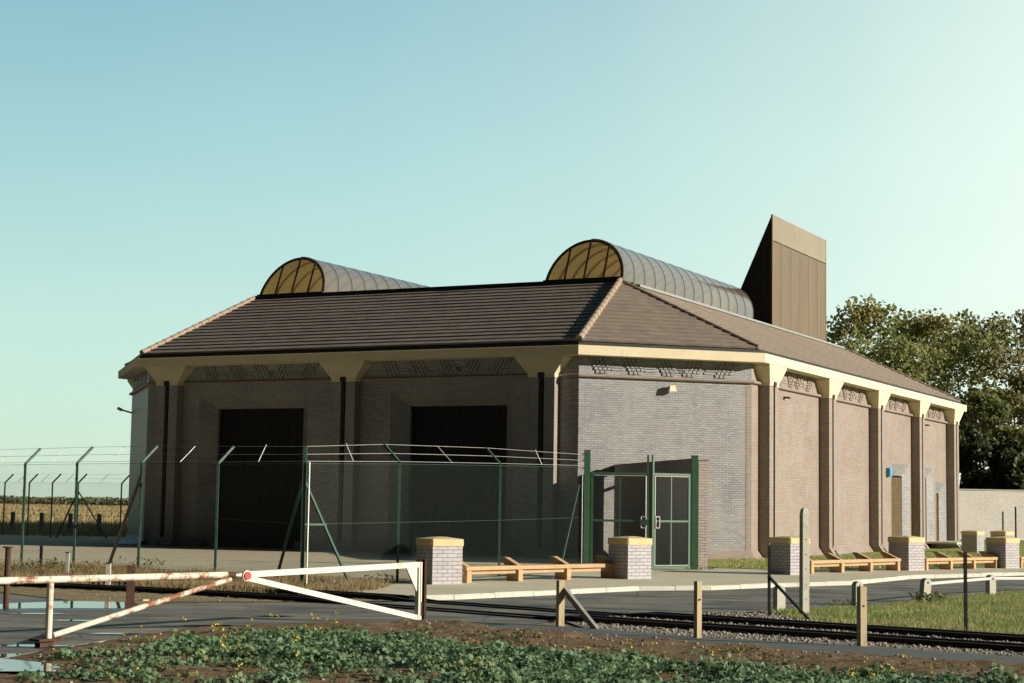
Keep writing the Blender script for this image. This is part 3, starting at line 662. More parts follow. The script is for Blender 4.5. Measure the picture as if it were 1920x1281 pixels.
frieze(0, [(L+CF[0]+1.0, L+CF[1]-1.0)], M['brick_grey']); frieze(0, [(L+CF[1]+1.0, L+CF[2]-1.0)], M['brick_grey'])
frieze(1, [(.3, 6.1)], M['brick_grey'])
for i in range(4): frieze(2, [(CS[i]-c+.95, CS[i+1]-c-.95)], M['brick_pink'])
frieze(7, [(.6, 6.0)], M['brick_grey'])
# columns with slot, pipe and cream bracket: built once in a local frame (x along the wall, -y outwards), then copied
def make_column():
    hw = .475; d0 = .18; sw_ = .10
    col = B()
    for s in (-1, 1):
        x0, x1 = (s*sw_, s*hw) if s > 0 else (s*hw, s*sw_)
        box(col, x0, d0, -.2+.27, x1, W+.05, ZB-.002)
        # flared foot
        loft(col, [[(x0-(0 if s > 0 else 0), d0-.22, -.5), (x1, d0-.22, -.5), (x1, W+.05, -.5), (x0, W+.05, -.5)],
                   [(x0, d0-.22, -.24), (x1, d0-.22, -.24), (x1, W+.05, -.24), (x0, W+.05, -.24)],
                   [(x0, d0, .0695), (x1, d0, .0695), (x1, W+.05, .0695), (x0, W+.05, .0695)]])
    box(col, -sw_+.002, d0-.03, -.5, sw_-.002, W+.04, .13); box(col, -sw_, d0+.16, .14, sw_, W+.03, ZB-.003)
    co = obj('column', col, M['brick_pink'], None)
    p = B(); tube(p, (0, d0+.06, .1), (0, d0+.06, ZB+.16), .05, 10)
    for z in (.8, 2.4, 4.0, 5.2): box(p, -.07, d0+.1, z, .07, d0+.17, z+.05)
    obj('pipe', p, M['pipe'], co)
    b = B(); zt = H-.312; fl = .42; de = d0-.0
    def lp(x, f, z): return [(-x, f, z), (x, f, z), (x, W+.08, z), (-x, W+.08, z)]
    # bottom collar is split by the slot
    loft(b, [lp(hw+.012, d0-.012, ZB), lp(hw+.012, d0-.02, ZB+.12), lp(hw+fl, .035, zt-.07), lp(hw+fl, .03, zt)])
    br = obj('bracket', b, M['cream'], co)
    n_ = B(); box(n_, -sw_-.01, d0-.06, ZB-.001, sw_+.01, d0+.0, ZB+.15); obj('slot', n_, M['pipe'], co)
    return co
c0 = make_column()
def place_col(first, x, y, rz, mat):
    if first: o = c0
    else:
        o = c0.copy(); COL.objects.link(o)
        for ch in c0.children: k = ch.copy(); COL.objects.link(k); k.parent = o
    o.parent = bld; o.location = (x, y, 0); o.rotation_euler = (0, 0, rz)
    if mat:
        o.data = o.data.copy(); o.data.materials[0] = mat
    return o
kids = list(c0.children)
for k, a in enumerate(CF):
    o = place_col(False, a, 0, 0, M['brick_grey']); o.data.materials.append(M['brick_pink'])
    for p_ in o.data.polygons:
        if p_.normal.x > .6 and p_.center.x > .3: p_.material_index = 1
for k, b_ in enumerate(CS):
    place_col(False, c, b_, PI/2, None)
    place_col(False, AL, b_, -PI/2, M['brick_grey'])
for k, a in enumerate(CF): place_col(False, a, Bk, PI, M['brick_grey'])
for k in kids: bpy.data.objects.remove(k)
bpy.data.objects.remove(c0)

# ---- roof: stepped tile courses on eight planes, hips to a flat top
AT, BT, ZT = -1.12, 5.79, 9.37; EI = .27; ZE = 6.76
eav = off(EI); top = [(-L-AT, BT), (AT, BT), (AT, BT), (AT, Bk-BT), (AT, Bk-BT), (-L-AT, Bk-BT), (-L-AT, Bk-BT), (-L-AT, BT)]
tops = {0: (7, 0), 1: (1, 1)}
def roofplane(a, b_, tb, ta, ncourse=17):
    """eave a->b, top tb (above b), ta (above a); stepped slabs"""
    a, b_, tb, ta = [Vector(v) for v in (a, b_, tb, ta)]
    nrm = (b_-a).cross(ta-a if (ta-a).length > .1 else tb-a).normalized()
    bm = B(); th = .045
    for k in range(ncourse):
        f0, f1 = k/ncourse, (k+1)/ncourse + .01*(k < ncourse-1)
        l0, r0 = a.lerp(ta, f0), b_.lerp(tb, f0); l1, r1 = a.lerp(ta, min(1, f1)), b_.lerp(tb, min(1, f1))
        hi = nrm*th; lo = nrm*.004
        vs_ = [l0+hi, r0+hi, r1+lo, l1+lo]
        nd = max(1, int((r0-l0).length/2.2))
        # slab top, subdivided a little and jittered so courses are not ruler-straight
        rowa = [bm.verts.new(l0.lerp(r0, i/nd) + hi + nrm*random.uniform(-.006, .006)) for i in range(nd+1)]
        rowb = [bm.verts.new(l1.lerp(r1, i/nd) + lo) for i in range(nd+1)]
        rowc = [bm.verts.new(l0.lerp(r0, i/nd) - nrm*.03) for i in range(nd+1)]
        for i in range(nd):
            if (rowb[i].co-rowb[i+1].co).length < 1e-4:
                bm.faces.new((rowa[i], rowa[i+1], rowb[i+1]))
            else: bm.faces.new((rowa[i], rowa[i+1], rowb[i+1], rowb[i]))
            bm.faces.new((rowc[i], rowc[i+1], rowa[i+1], rowa[i]))
    return bm
E3 = [(x, y, ZE) for x, y in eav]; TL, TR, TRb, TLb = (-L-AT, BT, ZT), (AT, BT, ZT), (AT, Bk-BT, ZT), (-L-AT, Bk-BT, ZT)
planes = [(E3[0], E3[1], TR, TL), (E3[1], E3[2], TR, TR), (E3[2], E3[3], TRb, TR), (E3[3], E3[4], TRb, TRb), (E3[4], E3[5], TLb, TRb), (E3[5], E3[6], TLb, TLb), (E3[6], E3[7], TL, TLb), (E3[7], E3[0], TL, TL)]
roof = None
for i, (a, b_, tb, ta) in enumerate(planes):
    bm = roofplane(a, b_, tb, ta); me = obj('roof', bm, M['tile'], bld)
bm = B(); prism(bm, [(TL[0], TL[1]), (TR[0], TR[1]), (TRb[0], TRb[1]), (TLb[0], TLb[1])], ZT-.25, ZT+.0); obj('flat_roof', bm, varied('roof felt', (.08, .08, .078), (.11, .11, .10), 1), bld)
# hips
for a, b_ in ((E3[0], TL), (E3[1], TR), (E3[2], TR), (E3[3], TRb), (E3[7], TL), (E3[4], TRb), (E3[5], TLb), (E3[6], TLb)):
    bm = B(); a = Vector(a); b_ = Vector(b_); n = 16
    for k in range(n):
        p = a.lerp(b_, k/n); q = a.lerp(b_, (k+1.05)/n)
        rr_ = 1 if a == Vector(E3[1]) or a == Vector(E3[0]) else .62; tube(bm, p+Vector((0, 0, .035)), q+Vector((0, 0, .03)), .125*rr_, 10, .112*rr_)
    obj('hip_ridge', bm, M['ridge'] if a == Vector(E3[1]) or a == Vector(E3[0]) else M['tile'], bld)
# flashings round the flat top
bm = B(); box(bm, AT-.1, BT+1.6, ZT, AT+.10, Bk-BT, ZT+.085); box(bm, -L-AT-.12, BT+.3, ZT, -L-AT+.1, Bk-BT, ZT+.12); obj('flashing', bm, M['plaster_white'], bld)
bm = B(); box(bm, -L-AT-.02, BT-.05, ZT+.002, AT+.02, BT+.12, ZT+.13); obj('ridge_capping', bm, M['pipe'], bld)

# ---- barrel rooflights
def barrel(a0, a1):
    b0, b1 = 6.05, 19.9; zb = ZT+.10; hz = 1.60; ca = (a0+a1)/2; hw = (a1-a0)/2; lean = .42; nb = 13; seg = 28
    grp = None
    def P(th, b, out=0): # arch point
        z = zb + (hz+out)*math.sin(th); x = ca - (hw+out)*math.cos(th); return Vector((x, b + lean*(z-zb), z))
    # shell in facets between ribs
    bm = B(); nb = 14
    rows = []
    for k in range(nb+1):
        b = b0 + (b1-b0)*k/nb
        rows.append([bm.verts.new(P(PI*i/seg, b)) for i in range(seg+1)])
        if k < nb: # slight belly mid-panel
            bm_ = b + (b1-b0)/nb/2; rows.append([bm.verts.new(P(PI*i/seg, bm_, .025)) for i in range(seg+1)])
    for r, s in zip(rows, rows[1:]):
        for i in range(seg): bm.faces.new((r[i], r[i+1], s[i+1], s[i]))
    sh = obj('skylight', bm, M['glaze'], bld, smooth=True)
    # end glazing
    for b, inv in ((b0+.02, 0), (b1-.02, 1)):
        bm = B(); f = bm.faces.new([bm.verts.new(P(PI*i/seg, b, -.02)) for i in range(seg+1)]); obj('end_glazing', bm, M['glaze_end'], sh)
    for k in range(nb+1):
        b = b0 + (b1-b0)*k/nb; bm = B(); th_ = .02 if 0 < k < nb else .028
        loft(bm, [[P(PI*i/seg, b-th_, .012), P(PI*i/seg, b+th_, .012), P(PI*i/seg, b+th_, -.09), P(PI*i/seg, b-th_, -.09)] for i in range(seg+1)])
        obj('rib', bm, M['rib'], sh)
    bm = B()
    loft(bm, [[P(PI*i/seg, b0-.05, .035), P(PI*i/seg, b0-.045, .035), P(PI*i/seg, b0-.045, -.03), P(PI*i/seg, b0-.05, -.03)] for i in range(14, seg+1)])
    obj('arch_trim', bm, M['trim'], sh)
    for f in (-.5, 0, .5):
        bm = B(); z1 = hz*math.sqrt(1-f*f); x = ca + hw*f
        bar(bm, (x, b0-.03, zb-.02), (x, b0-.03+lean*(z1-.03), zb+z1-.03), .055, .05, (0, 1, 0)); obj('mullion', bm, M['rib'], sh)
    bm = B(); box(bm, a0-.03, b0-.12, ZT+.132, a1+.03, b0-.02, zb+.10); box(bm, a0-.06, b0, ZT+.02, a0-.001, b1, zb+.08); obj('upstand', bm, M['pipe'], sh)
barrel(-4.18, -1.13); barrel(-16.76, -13.75)

# ---- louvred wedge tower on the right roof edge
def tower():
    b0, b1 = 22.9, 30.9; xr = -1.3; zt = 14.46; slope = 1.48/3.32; zb = ZT-.1
    def xl(z): return xr - (zt-z)*slope
    bd = 13.30
    # front and back gable (dark triangles), sloping back face
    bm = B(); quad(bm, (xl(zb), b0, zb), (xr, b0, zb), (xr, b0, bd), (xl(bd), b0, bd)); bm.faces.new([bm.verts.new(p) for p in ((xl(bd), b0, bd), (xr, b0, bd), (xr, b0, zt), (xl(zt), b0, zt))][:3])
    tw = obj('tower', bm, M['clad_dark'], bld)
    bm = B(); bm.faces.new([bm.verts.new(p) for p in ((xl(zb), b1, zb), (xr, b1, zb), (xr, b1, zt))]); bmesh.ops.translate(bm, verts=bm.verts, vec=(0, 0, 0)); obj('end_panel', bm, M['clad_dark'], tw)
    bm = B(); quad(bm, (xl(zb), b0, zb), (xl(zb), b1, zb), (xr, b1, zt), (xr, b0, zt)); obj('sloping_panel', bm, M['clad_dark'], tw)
    n = 6
    for k in range(n):
        y0_ = b0 + (b1-b0)*k/n; y1_ = b0 + (b1-b0)*(k+1)/n
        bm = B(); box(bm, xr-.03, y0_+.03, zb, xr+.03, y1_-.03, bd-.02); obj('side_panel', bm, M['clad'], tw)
    bm = B()
    for k in range(n+1):
        y_ = b0 + (b1-b0)*k/n; box(bm, xr-.03, y_-.035, zb, xr+.045, y_+.035, bd if 0 < k < n else zt)
    obj('seam', bm, M['clad_seam'], tw)
    bm = B(); box(bm, xr-.03, b0+.036, bd+.02, xr+.035, b1-.036, zt); obj('top_band', bm, M['tower_band'], tw)
    return tw
tower()

# ---- small things on the building walls
def chpt(s, dd, z):
    p = Vector(OUT[1]); q = Vector(OUT[2]); d = (q-p).normalized(); n = Vector((-d.y, d.x)); v = p + d*s + n*dd; return (v.x, v.y, z)
bm = B(); p = chpt(3.4, W, 5.34); r_ = chpt(3.4, W-.16, 5.34)
bar(bm, p, r_, .10, .10); loft(bm, [[chpt(3.4+i*.12, W-.1-j*.08, 5.22) for i, j in ((-1, 0), (1, 0), (1, 2), (-1, 2))], [chpt(3.4+i*.09, W-.1-j*.07, 5.42) for i, j in ((-1, 0), (1, 0), (1, 2), (-1, 2))]])
obj('wall_lamp', bm, M['white_lamp'], bld)
for y_ in (8.3, 28.4):
    bm = B(); bar(bm, (c-W, y_, 5.35), (c-W+.2, y_, 5.33), .16, .06); obj('wall_lamp', bm, M['rusty'], bld)
bm = B(); box(bm, c-W+.005, 21.75, 2.88, c-W+.16, 22.12, 3.24, .01); box(bm, c-W+.16, 21.79, 2.92, c-W+.17, 22.08, 3.2)
obj('alarm_box', bm, M['blue'], bld)
bm = B(); box(bm, c-W+.002, 27.9, .02, c+.95, 32.6, .10); obj('door_slab', bm, M['concrete'], bld)
bm = B(); box(bm, c-W+.3, 28.3, -.3, c-.05, 32.3, .02); obj('step', bm, M['brick_pink'], bld)
# camera/lamp bracket on the far left chamfer
p = Vector(off(W)[7]); bm = B(); tube(bm, (p.x, p.y, 4.9), (p.x-.38, p.y-.2, 5.02), .035, 8); tube(bm, (p.x-.34, p.y-.18, 5.0), (p.x-.5, p.y-.26, 5.08), .06, 8); obj('wall_lamp', bm, M['concrete'], bld)
# pale panel leaning at the foot of the left chamfer
bx, by = P2(222, 1023, -.2); o_ = empty('leaning_board', (bx, by+.6, -.2), R(-20), 'pale green board lying tilted at the foot of the building by the left corner', 'board')
bm = B(); loft(bm, [[(-.55, 0, .02), (.55, 0, .02), (.55, 0, .05), (-.55, 0, .05)], [(-.15, 1.0, .30), (.75, 1.0, .34), (.75, 1.0, .37), (-.15, 1.0, .33)]]); obj('panel', bm, varied('pale green board', (.30, .36, .32), (.26, .32, .29), 3, .4, .5), o_)
bm = B(); bar(bm, (.2, .9, 0), (.2, .9, .3), .05, .05, (0, 1, 0)); obj('prop', bm, M['grey_wood'], o_)

# ------------------------------------------------------------------ brick screen wall at the gate
scr = empty('brick_screen_wall', (0, 0, 0), 0, 'tall narrow-ended brick screen wall running from the green gate back to the building', 'wall')
p = Vector((5.20, 46.55)); q = Vector((3.41, 55.72)); d = (q-p).normalized(); n = Vector((-d.y, d.x)); Lq = (q-p).length - .30
def sw_pt(s, t_): v = p + d*s + n*t_; return (v.x, v.y)
bm = B(); prism(bm, [sw_pt(0, -.13), sw_pt(Lq, -.13), sw_pt(Lq, .13), sw_pt(0, .13)][::-1], -.4, 2.74); obj('wall', bm, M['brick_screen'], scr)
bm = B(); prism(bm, [sw_pt(-.03, -.16), sw_pt(Lq, -.16), sw_pt(Lq, .16), sw_pt(-.03, .16)][::-1], 2.743, 2.80); obj('coping', bm, M['brick_screen'], scr)
bm = B(); prism(bm, [sw_pt(Lq+.002, -.1), sw_pt(Lq+.36, -.1), sw_pt(Lq+.36, .1), sw_pt(Lq+.002, .1)][::-1], 2.56, 2.78); prism(bm, [sw_pt(Lq+.002, -.05), sw_pt(Lq+.36, -.05), sw_pt(Lq+.36, .05), sw_pt(Lq+.002, .05)][::-1], 2.06, 2.14); obj('tie_bar', bm, M['green_dark'], scr)

# ------------------------------------------------------------------ boundary wall behind
bw = empty('boundary_wall', (27, 104, -.2), R(9), 'long pale block boundary wall below the dark trees', 'wall')
bm = B(); box(bm, -9, 0, -.3, 40, .25, 2.95); obj('wall', bm, M['block_wall'], bw)
bm = B(); box(bm, -9.05, -.04, 2.953, 40.05, .29, 3.03); obj('coping', bm, M['concrete'], bw)
# thin posts standing before the wall
for i, (px, yb, yt, lab) in enumerate([(1881, 1000, 960, 'slim grey-green wire post before the pale boundary wall, the shorter of two'), (1905, 1000, 951, 'slim rusty wire post before the pale boundary wall, the taller of two')]):
    x, y = P2(px, 1020, -.2); o_ = empty('wire_post', (x, y, -.2), 0, lab, 'post')
    bm = B(); tube(bm, (0, 0, 0), (0, 0, (1020-yt)*y/F), .045, 6); obj('pole', bm, M['green_dark' if i == 0 else 'rusty'], o_)
    bm = B()
    for k in range(4): tube(bm, (-.06, 0, .4+.4*k), (.06, 0, .4+.4*k), .015, 5)
    obj('wire_clip', bm, M['galv'], o_)

# ------------------------------------------------------------------ brick pillars
def pillar(x, y, rz, label):
    o = empty('brick_pillar', (x, y, gz(y)), rz, label, 'pillar', 'low brick pillars with yellow stone caps')
    return o
proto = None
def build_pillar(o):
    h = .335; bm = B(); box(bm, -h, -h, -.1, h, h, .745, .004); obj('shaft', bm, M['brick_pillar'], o)
    bm = B(); e = h+.02
    loft(bm, [[(-e, -e, .748), (e, -e, .748), (e, e, .748), (-e, e, .748)], [(-e, -e, .87), (e, -e, .87), (e, e, .87), (-e, e, .87)], [(-e+.015, -e+.015, .885), (e-.015, -e+.015, .885), (e-.015, e-.015, .885), (-e+.015, e-.015, .885)], [(-.1, -.1, .925), (.1, -.1, .925), (.1, .1, .925), (-.1, .1, .925)]])
    bmesh.ops.bevel(bm, geom=[e_ for e_ in bm.edges if abs(e_.verts[0].co.z-e_.verts[1].co.z) > .05], offset=.02, segments=2, affect='EDGES')
    obj('cap', bm, M['cap'], o)
PIL = []
for i, (cpx, cpy, rz, lab) in enumerate([
    (810, 1097, 31, 'brick pillar with yellow cap directly behind the end of the white barrier gate'),
    (1177, 1087, 36, 'brick pillar with yellow cap in front of the green double gate'),
    (1482, 1079, 38, 'brick pillar with yellow cap partly hidden by the tall white concrete post'),
    (1704, 1070, 39, 'brick pillar with yellow cap between two timber bench rails, below the blue box on the wall'),
    (1886, 1063, 39, 'rightmost near brick pillar with yellow cap, at the end of the second right-hand bench rail'),
    (1832, 1038, 50, 'distant brick pillar with yellow cap standing near the far corner of the building')]):
    v = at(cpx, cpy, -.1 if i < 5 else -.2); a = R(rz); h = .335
    # near corner (front-left of the lit face) -> centre
    cx_ = v.x + math.cos(a)*h - math.sin(a)*h; cy_ = v.y + math.sin(a)*h + math.cos(a)*h
    if i == 0: cx_, cy_ = v.x + math.cos(a)*h - math.sin(a)*h, v.y + math.sin(a)*h + math.cos(a)*h
    o_ = pillar(cx_, cy_, a, lab); build_pillar(o_); PIL.append((cx_, cy_, a))
o_ = pillar(20.3, 71.5, R(45), 'farthest brick pillar, only its yellow cap showing behind the rightmost near pillar'); build_pillar(o_)

# ------------------------------------------------------------------ timber benches / knee rails
def bench(p0, p1, nsup, label, start_off=0):
    p0 = Vector((*p0, 0)); p1 = Vector((*p1, 0)); d = p1-p0; Ls = d.length; a = math.atan2(d.y, d.x)
    o = empty('timber_bench', (p0.x, p0.y, gz(p0.y)), a, label, 'bench', 'low orange timber benches between the brick pillars')
    sl_ = (gz(p1.y)-gz(p0.y))/Ls
    bm = B(); loft(bm, [[(x, -.025, z0+.252), (x, .27, z0+.252), (x, .27, z0+.33), (x, -.025, z0+.33)] for x, z0 in ((.0, 0), (Ls, sl_*Ls))]); obj('seat', bm, M['timber'], o)
    bm = B(); loft(bm, [[(x, .06, z0+.17), (x, .12, z0+.17), (x, .12, z0+.248), (x, .06, z0+.248)] for x, z0 in ((.0, 0), (Ls, sl_*Ls))]); obj('apron', bm, M['timber'], o)
    for k in range(nsup):
        x = .04 + start_off*0 + (Ls-.17)*k/(nsup-1); z0 = sl_*x
        prof = [(0, -.05), (0, .27), (.02, .322), (.06, .345), (.40, .49), (.54, .49), (.36, .28), (.34, -.05)]
        bm = B(); loft(bm, [[(xx, y_, z_+z0) for y_, z_ in prof] for xx in (x, x+.13)]); obj('support', bm, M['timber'], o)
def bp(px, py): v = at(px, py); return (v.x, v.y)
bench(bp(873, 1094), bp(1156, 1085), 4, 'timber bench between the two pillars in front of the wire fence')
bench(bp(1520, 1077), bp(1688, 1070), 4, 'timber bench between the white concrete post and the pillar below the blue box')
bench(bp(1736, 1069), bp(1871, 1062.5), 4, 'timber bench between the two rightmost near pillars')
bench(bp(1914, 1061), bp(2060, 1055), 4, 'timber bench cut off by the right edge, starting at the rightmost near pillar')

# ------------------------------------------------------------------ wire fences
def fence(name_label, pts, arm_dir, strut_ix=(), corner_ends=(), h=2.37, droppers=True, skip=(), gaps=(), hs=None):
    o = empty('chain_link_fence', (pts[0][0], pts[0][1], gz(pts[0][1])), 0, name_label, 'fence')
    O = Vector((pts[0][0], pts[0][1], gz(pts[0][1])))
    ad = Vector((*arm_dir, 0)).normalized()*.36
    Q = [Vector((x, y, gz(y)))-O for x, y in pts]
    hs = hs or [h]*len(Q)
    def up(i, k=1, a=0): return Vector((0, 0, hs[i]*k + a))
    for i, q in enumerate(Q):
        if i in skip: continue
        h = hs[i]
        if i in corner_ends:
            bm = B(); box(bm, q.x-.035, q.y-.035, -.2, q.x+.035, q.y+.035, h+.30); obj('post', bm, M['green_dark'], o)
            bm = B(); tube(bm, q+Vector((.09, -.05, .0)), q+Vector((.09, -.05, h)), .018, 6); obj('tension_bar', bm, M['galv'], o)
        else:
            bm = B(); bar(bm, q+Vector((0, 0, -.1)), q+Vector((0, 0, h)), .05, .05, (0, 1, 0)); bar(bm, q+Vector((0, 0, h-.01)), q+ad+Vector((0, 0, h+.36)), .05, .05, (0, 0, 1))
            for zz in np.arange(.2, h, .3): box(bm, q.x-.03, q.y-.045, zz, q.x+.03, q.y-.02, zz+.03)
            obj('post', bm, M['green_dark'], o)
    for (i, sgn) in strut_ix:
        h = hs[i]
        j = i+sgn; q = Q[i]; dd = (Q[j]-q); dd.z = 0; dd.normalize()
        bm = B(); bar(bm, q+Vector((0, 0, h*.85)), q+dd*1.35+Vector((0, 0, 0)), .045, .045, (0, 0, 1)); obj('strut', bm, M['green_dark'], o)
    for i in range(len(Q)-1):
        if i in gaps: continue
        a, b_ = Q[i], Q[i+1]
        bm = B(); f = quad(bm, a+Vector((0, 0, .02)), b_+Vector((0, 0, .02)), b_+up(i+1, 1, -.02), a+up(i, 1, -.02)); obj('wire_mesh', bm, M['chain'], o)
    for kz in (.05, .5, 1.0):
        bm = B(); pp = []
        for i, q in enumerate(Q):
            off_ = ad*kz if i not in corner_ends else Vector((0, 0, 0))
            pp.append(q + off_ + up(i, 1, (.36 if i not in corner_ends else .29)*kz))
        path(bm, pp, .004, 4); obj('barbed_wire', bm, M['galv'], o)
    for kz, ka in ((1, -.03), (.5, 0), (0, .08)):
        bm = B(); path(bm, [q+up(i, kz, ka) for i, q in enumerate(Q)], .004, 4); obj('line_wire', bm, M['green_dark'], o)
    if droppers:
        for i in range(len(Q)-1):
            h = (hs[i]+hs[i+1])/2; m_ = (Q[i]+Q[i+1])/2; e0 = 0 if i in corner_ends else 1; e1 = 0 if i+1 in corner_ends else 1; s_ = (e0+e1)/2
            s_ = max(s_, .5); bm = B(); tube(bm, m_+ad*.02+Vector((0, 0, h+.01)), m_+ad*s_+Vector((0, 0, h+.36)), .009, 5); obj('dropper', bm, M['galv'], o)
    return o
run1 = [(-15.2, 45.0), (-13.3, 42.9), (-11.45, 40.9), (-9.75, 39.0), (-7.98, 37.5), (-6.22, 36.9), (-3.87, 32.36)]
fence('near wire fence run with cranked posts, left of the white-edged corner post', run1, (.62, .5), strut_ix=[(6, -1)], corner_ends=(6,), skip=(6,), hs=[2.37]*6+[2.31])
# extra brace to the third post
run2 = [(-3.83, 32.3), (-2.2, 34.5), (-.21, 38.2), (1.72, 43.1)]
f2 = fence('wire fence run from the white-edged corner post to the green gate', run2, (-.85, .35), strut_ix=[(0, 1)], corner_ends=(0, 3), hs=[2.31, 2.38, 2.46, 2.56], skip=(3,))
# corner brace rail and gate-end brace
O = Vector((run2[0][0], run2[0][1], gz(32))); q = Vector((run2[3][0], run2[3][1], gz(43)))-O; pq = Vector((run2[2][0], run2[2][1], gz(38)))-O; dd = (pq-q); dd.z = 0; dd.normalize()
bm = B(); bar(bm, q+Vector((0, 0, 2.1)), q+dd*1.35, .045, .045); obj('strut', bm, M['green_dark'], f2)
d1 = (Vector(run2[1])-Vector(run2[0])).normalized(); bm = B(); bar(bm, (0, 0, 1.15), (d1.x*.62, d1.y*.62, 1.15), .04, .04); obj('brace_rail', bm, M['green_dark'], f2)
# the long dark brace left of the building corner
r1 = bpy.data.objects['chain_link_fence']; O = Vector((run1[0][0], run1[0][1], gz(45))); q = Vector((run1[4][0], run1[4][1], gz(37)))-O
pb = at(203, 1062) - O; bm = B(); bar(bm, q+Vector((0, 0, 2.1)), Vector((pb.x, pb.y, 0)), .06, .06); obj('strut', bm, M['pipe'], r1)
# far fence
farr = [(-33, 82.5), (-29.5, 80.3), (-26, 78.2), (-21.9, 75.2), (-20.4, 73.6), (-19.1, 72.4), (-17.75, 71.3), (-15.9, 71.0), (-14, 70.3)]
fence('farther wire fence run with cranked posts, behind the yard and before the golden field', farr, (.62, .5), strut_ix=[(6, -1), (6, 1)], corner_ends=(), h=2.3, droppers=True)
# timber stubs before the far field
for i, (px, py, lab) in enumerate([(23, 984, 'short dark timber stub by the field edge, leftmost of four'), (77, 986, 'short dark timber stub by the field edge, second from left of four'), (131, 988, 'short dark timber stub by the field edge, third from left of four'), (185, 989, 'short dark timber stub by the field edge, rightmost of four, beside the building')]):
    x, y = P2(px, py+16, -.2); o_ = empty('timber_stub', (x, y, -.2), 0, lab, 'post', 'short timber stubs by the field edge')
    bm = B(); tube(bm, (0, 0, 0), (0, 0, .95), .11, 7, .10); obj('stake', bm, M['grey_wood'], o_)
    bm = B(); tube(bm, (0, 0, .952), (0, 0, .985), .115, 7, .06); obj('stake_top', bm, M['grey_wood'], o_)

# ------------------------------------------------------------------ green double gate
gt = empty('security_gate', (1.93, 43.3, -.1), 0, 'green steel double gate with mesh leaves and tall square posts', 'gate')
G0 = Vector((1.93, 43.3, -.1))
def gpost(x, y, w_, h, nm='gate_post'):
    bm = B(); box(bm, x-w_/2, y-w_/2, -.15, x+w_/2, y+w_/2, h); box(bm, x-w_/2-.008, y-w_/2-.008, h, x+w_/2+.008, y+w_/2+.008, h+.015)
    return obj(nm, bm, M['green'], gt)
gpost(0, 0, .15, 2.95); gpost(2.77, .75, .16, 2.88)
for k in range(6):
    pass
bm = B()
for z in (2.52, 2.7, 2.86): tube(bm, (-.13, -.03, z), (-.06, -.03, z), .02, 6)
obj('wire_bolt', bm, M['galv'], gt)
bm = B(); path(bm, [(-.12, -.06, 0), (-.12, -.06, 2.4)], .014, 6); obj('tension_bar', bm, M['galv'], gt)
def leaf(p, q, side):
    p = Vector(p); q = Vector(q); d = (q-p); Lf = d.length; d.normalize(); up = Vector((0, 0, 1)); n = Vector((d.y, -d.x, 0))
    z0, z1 = .04, 2.42
    bm = B()
    bar(bm, p+up*(z1-.03), q+up*(z1-.03), .05, .06); bar(bm, p+up*(z0+.03), q+up*(z0+.03), .05, .06)
    for c_ in (p+d*.03, q-d*.03): bar(bm, c_+up*(z0+.06), c_+up*(z1-.06), .06, .05, n)
    lf = obj('gate_leaf', bm, M['green'], gt)
    bm = B(); bar(bm, p+d*.055+up*1.22, q-d*.055+up*1.22, .04, .05); obj('mid_rail', bm, M['green'], lf)
    bm = B(); m_ = (p+q)/2; bar(bm, m_+up*(z0+.06), m_+up*1.19, .035, .035, n); bar(bm, m_+up*1.25, m_+up*(z1-.06), .035, .035, n); obj('mid_stile', bm, M['green'], lf)
    bm = B(); quad(bm, p+up*z0+n*.012, q+up*z0+n*.012, q+up*z1+n*.012, p+up*z1+n*.012); obj('wire_mesh', bm, M['chain'], lf)
    e = (p, q)[side]; s_ = 1 if side == 0 else -1
    bm = B()
    for a_, b_ in ((e+d*.075*s_+up*(z0+.08), e+d*.075*s_+up*(z1-.08)), (p+d*.08+up*(z1-.08), q-d*.08+up*(z1-.08)), (p+d*.08+up*(z0+.08), q-d*.08+up*(z0+.08))): tube(bm, a_+n*.035, b_+n*.035, .011, 5)
    obj('tension_bar', bm, M['galv'], lf)
    # latch upright continuing above the leaf
    bm = B(); e2 = q-d*.03 if side == 1 else p+d*.03
    bar(bm, e2+up*(z1-.01), e2+up*2.86, .05, .05, n); obj('stile_extension', bm, M['green'], lf)
    bm = B(); h0 = e2 + n*.05 + (-d*.16 if side == 1 else d*.06); w_ = .12
    for a_, b_ in (((0, 1.05), (w_, 1.05)), ((0, 1.05), (0, 1.33)), ((0, 1.33), (w_, 1.33)), ((w_, 1.05), (w_, 1.33))): tube(bm, h0+d*a_[0]+up*a_[1], h0+d*b_[0]+up*b_[1], .013, 6)
    obj('handle', bm, M['galv'], lf)
    if side == 1:
        bm = B(); bar(bm, e2+n*.05-d*.14+up*1.19, e2+n*.05+up*1.19, .05, .14); obj('lock_box', bm, M['green_dark'], lf)
    return lf
leaf((.10, .02, 0), (1.545, -.08, 0), 1)
leaf((1.62, -.06, 0), (2.64, .66, 0), 0)

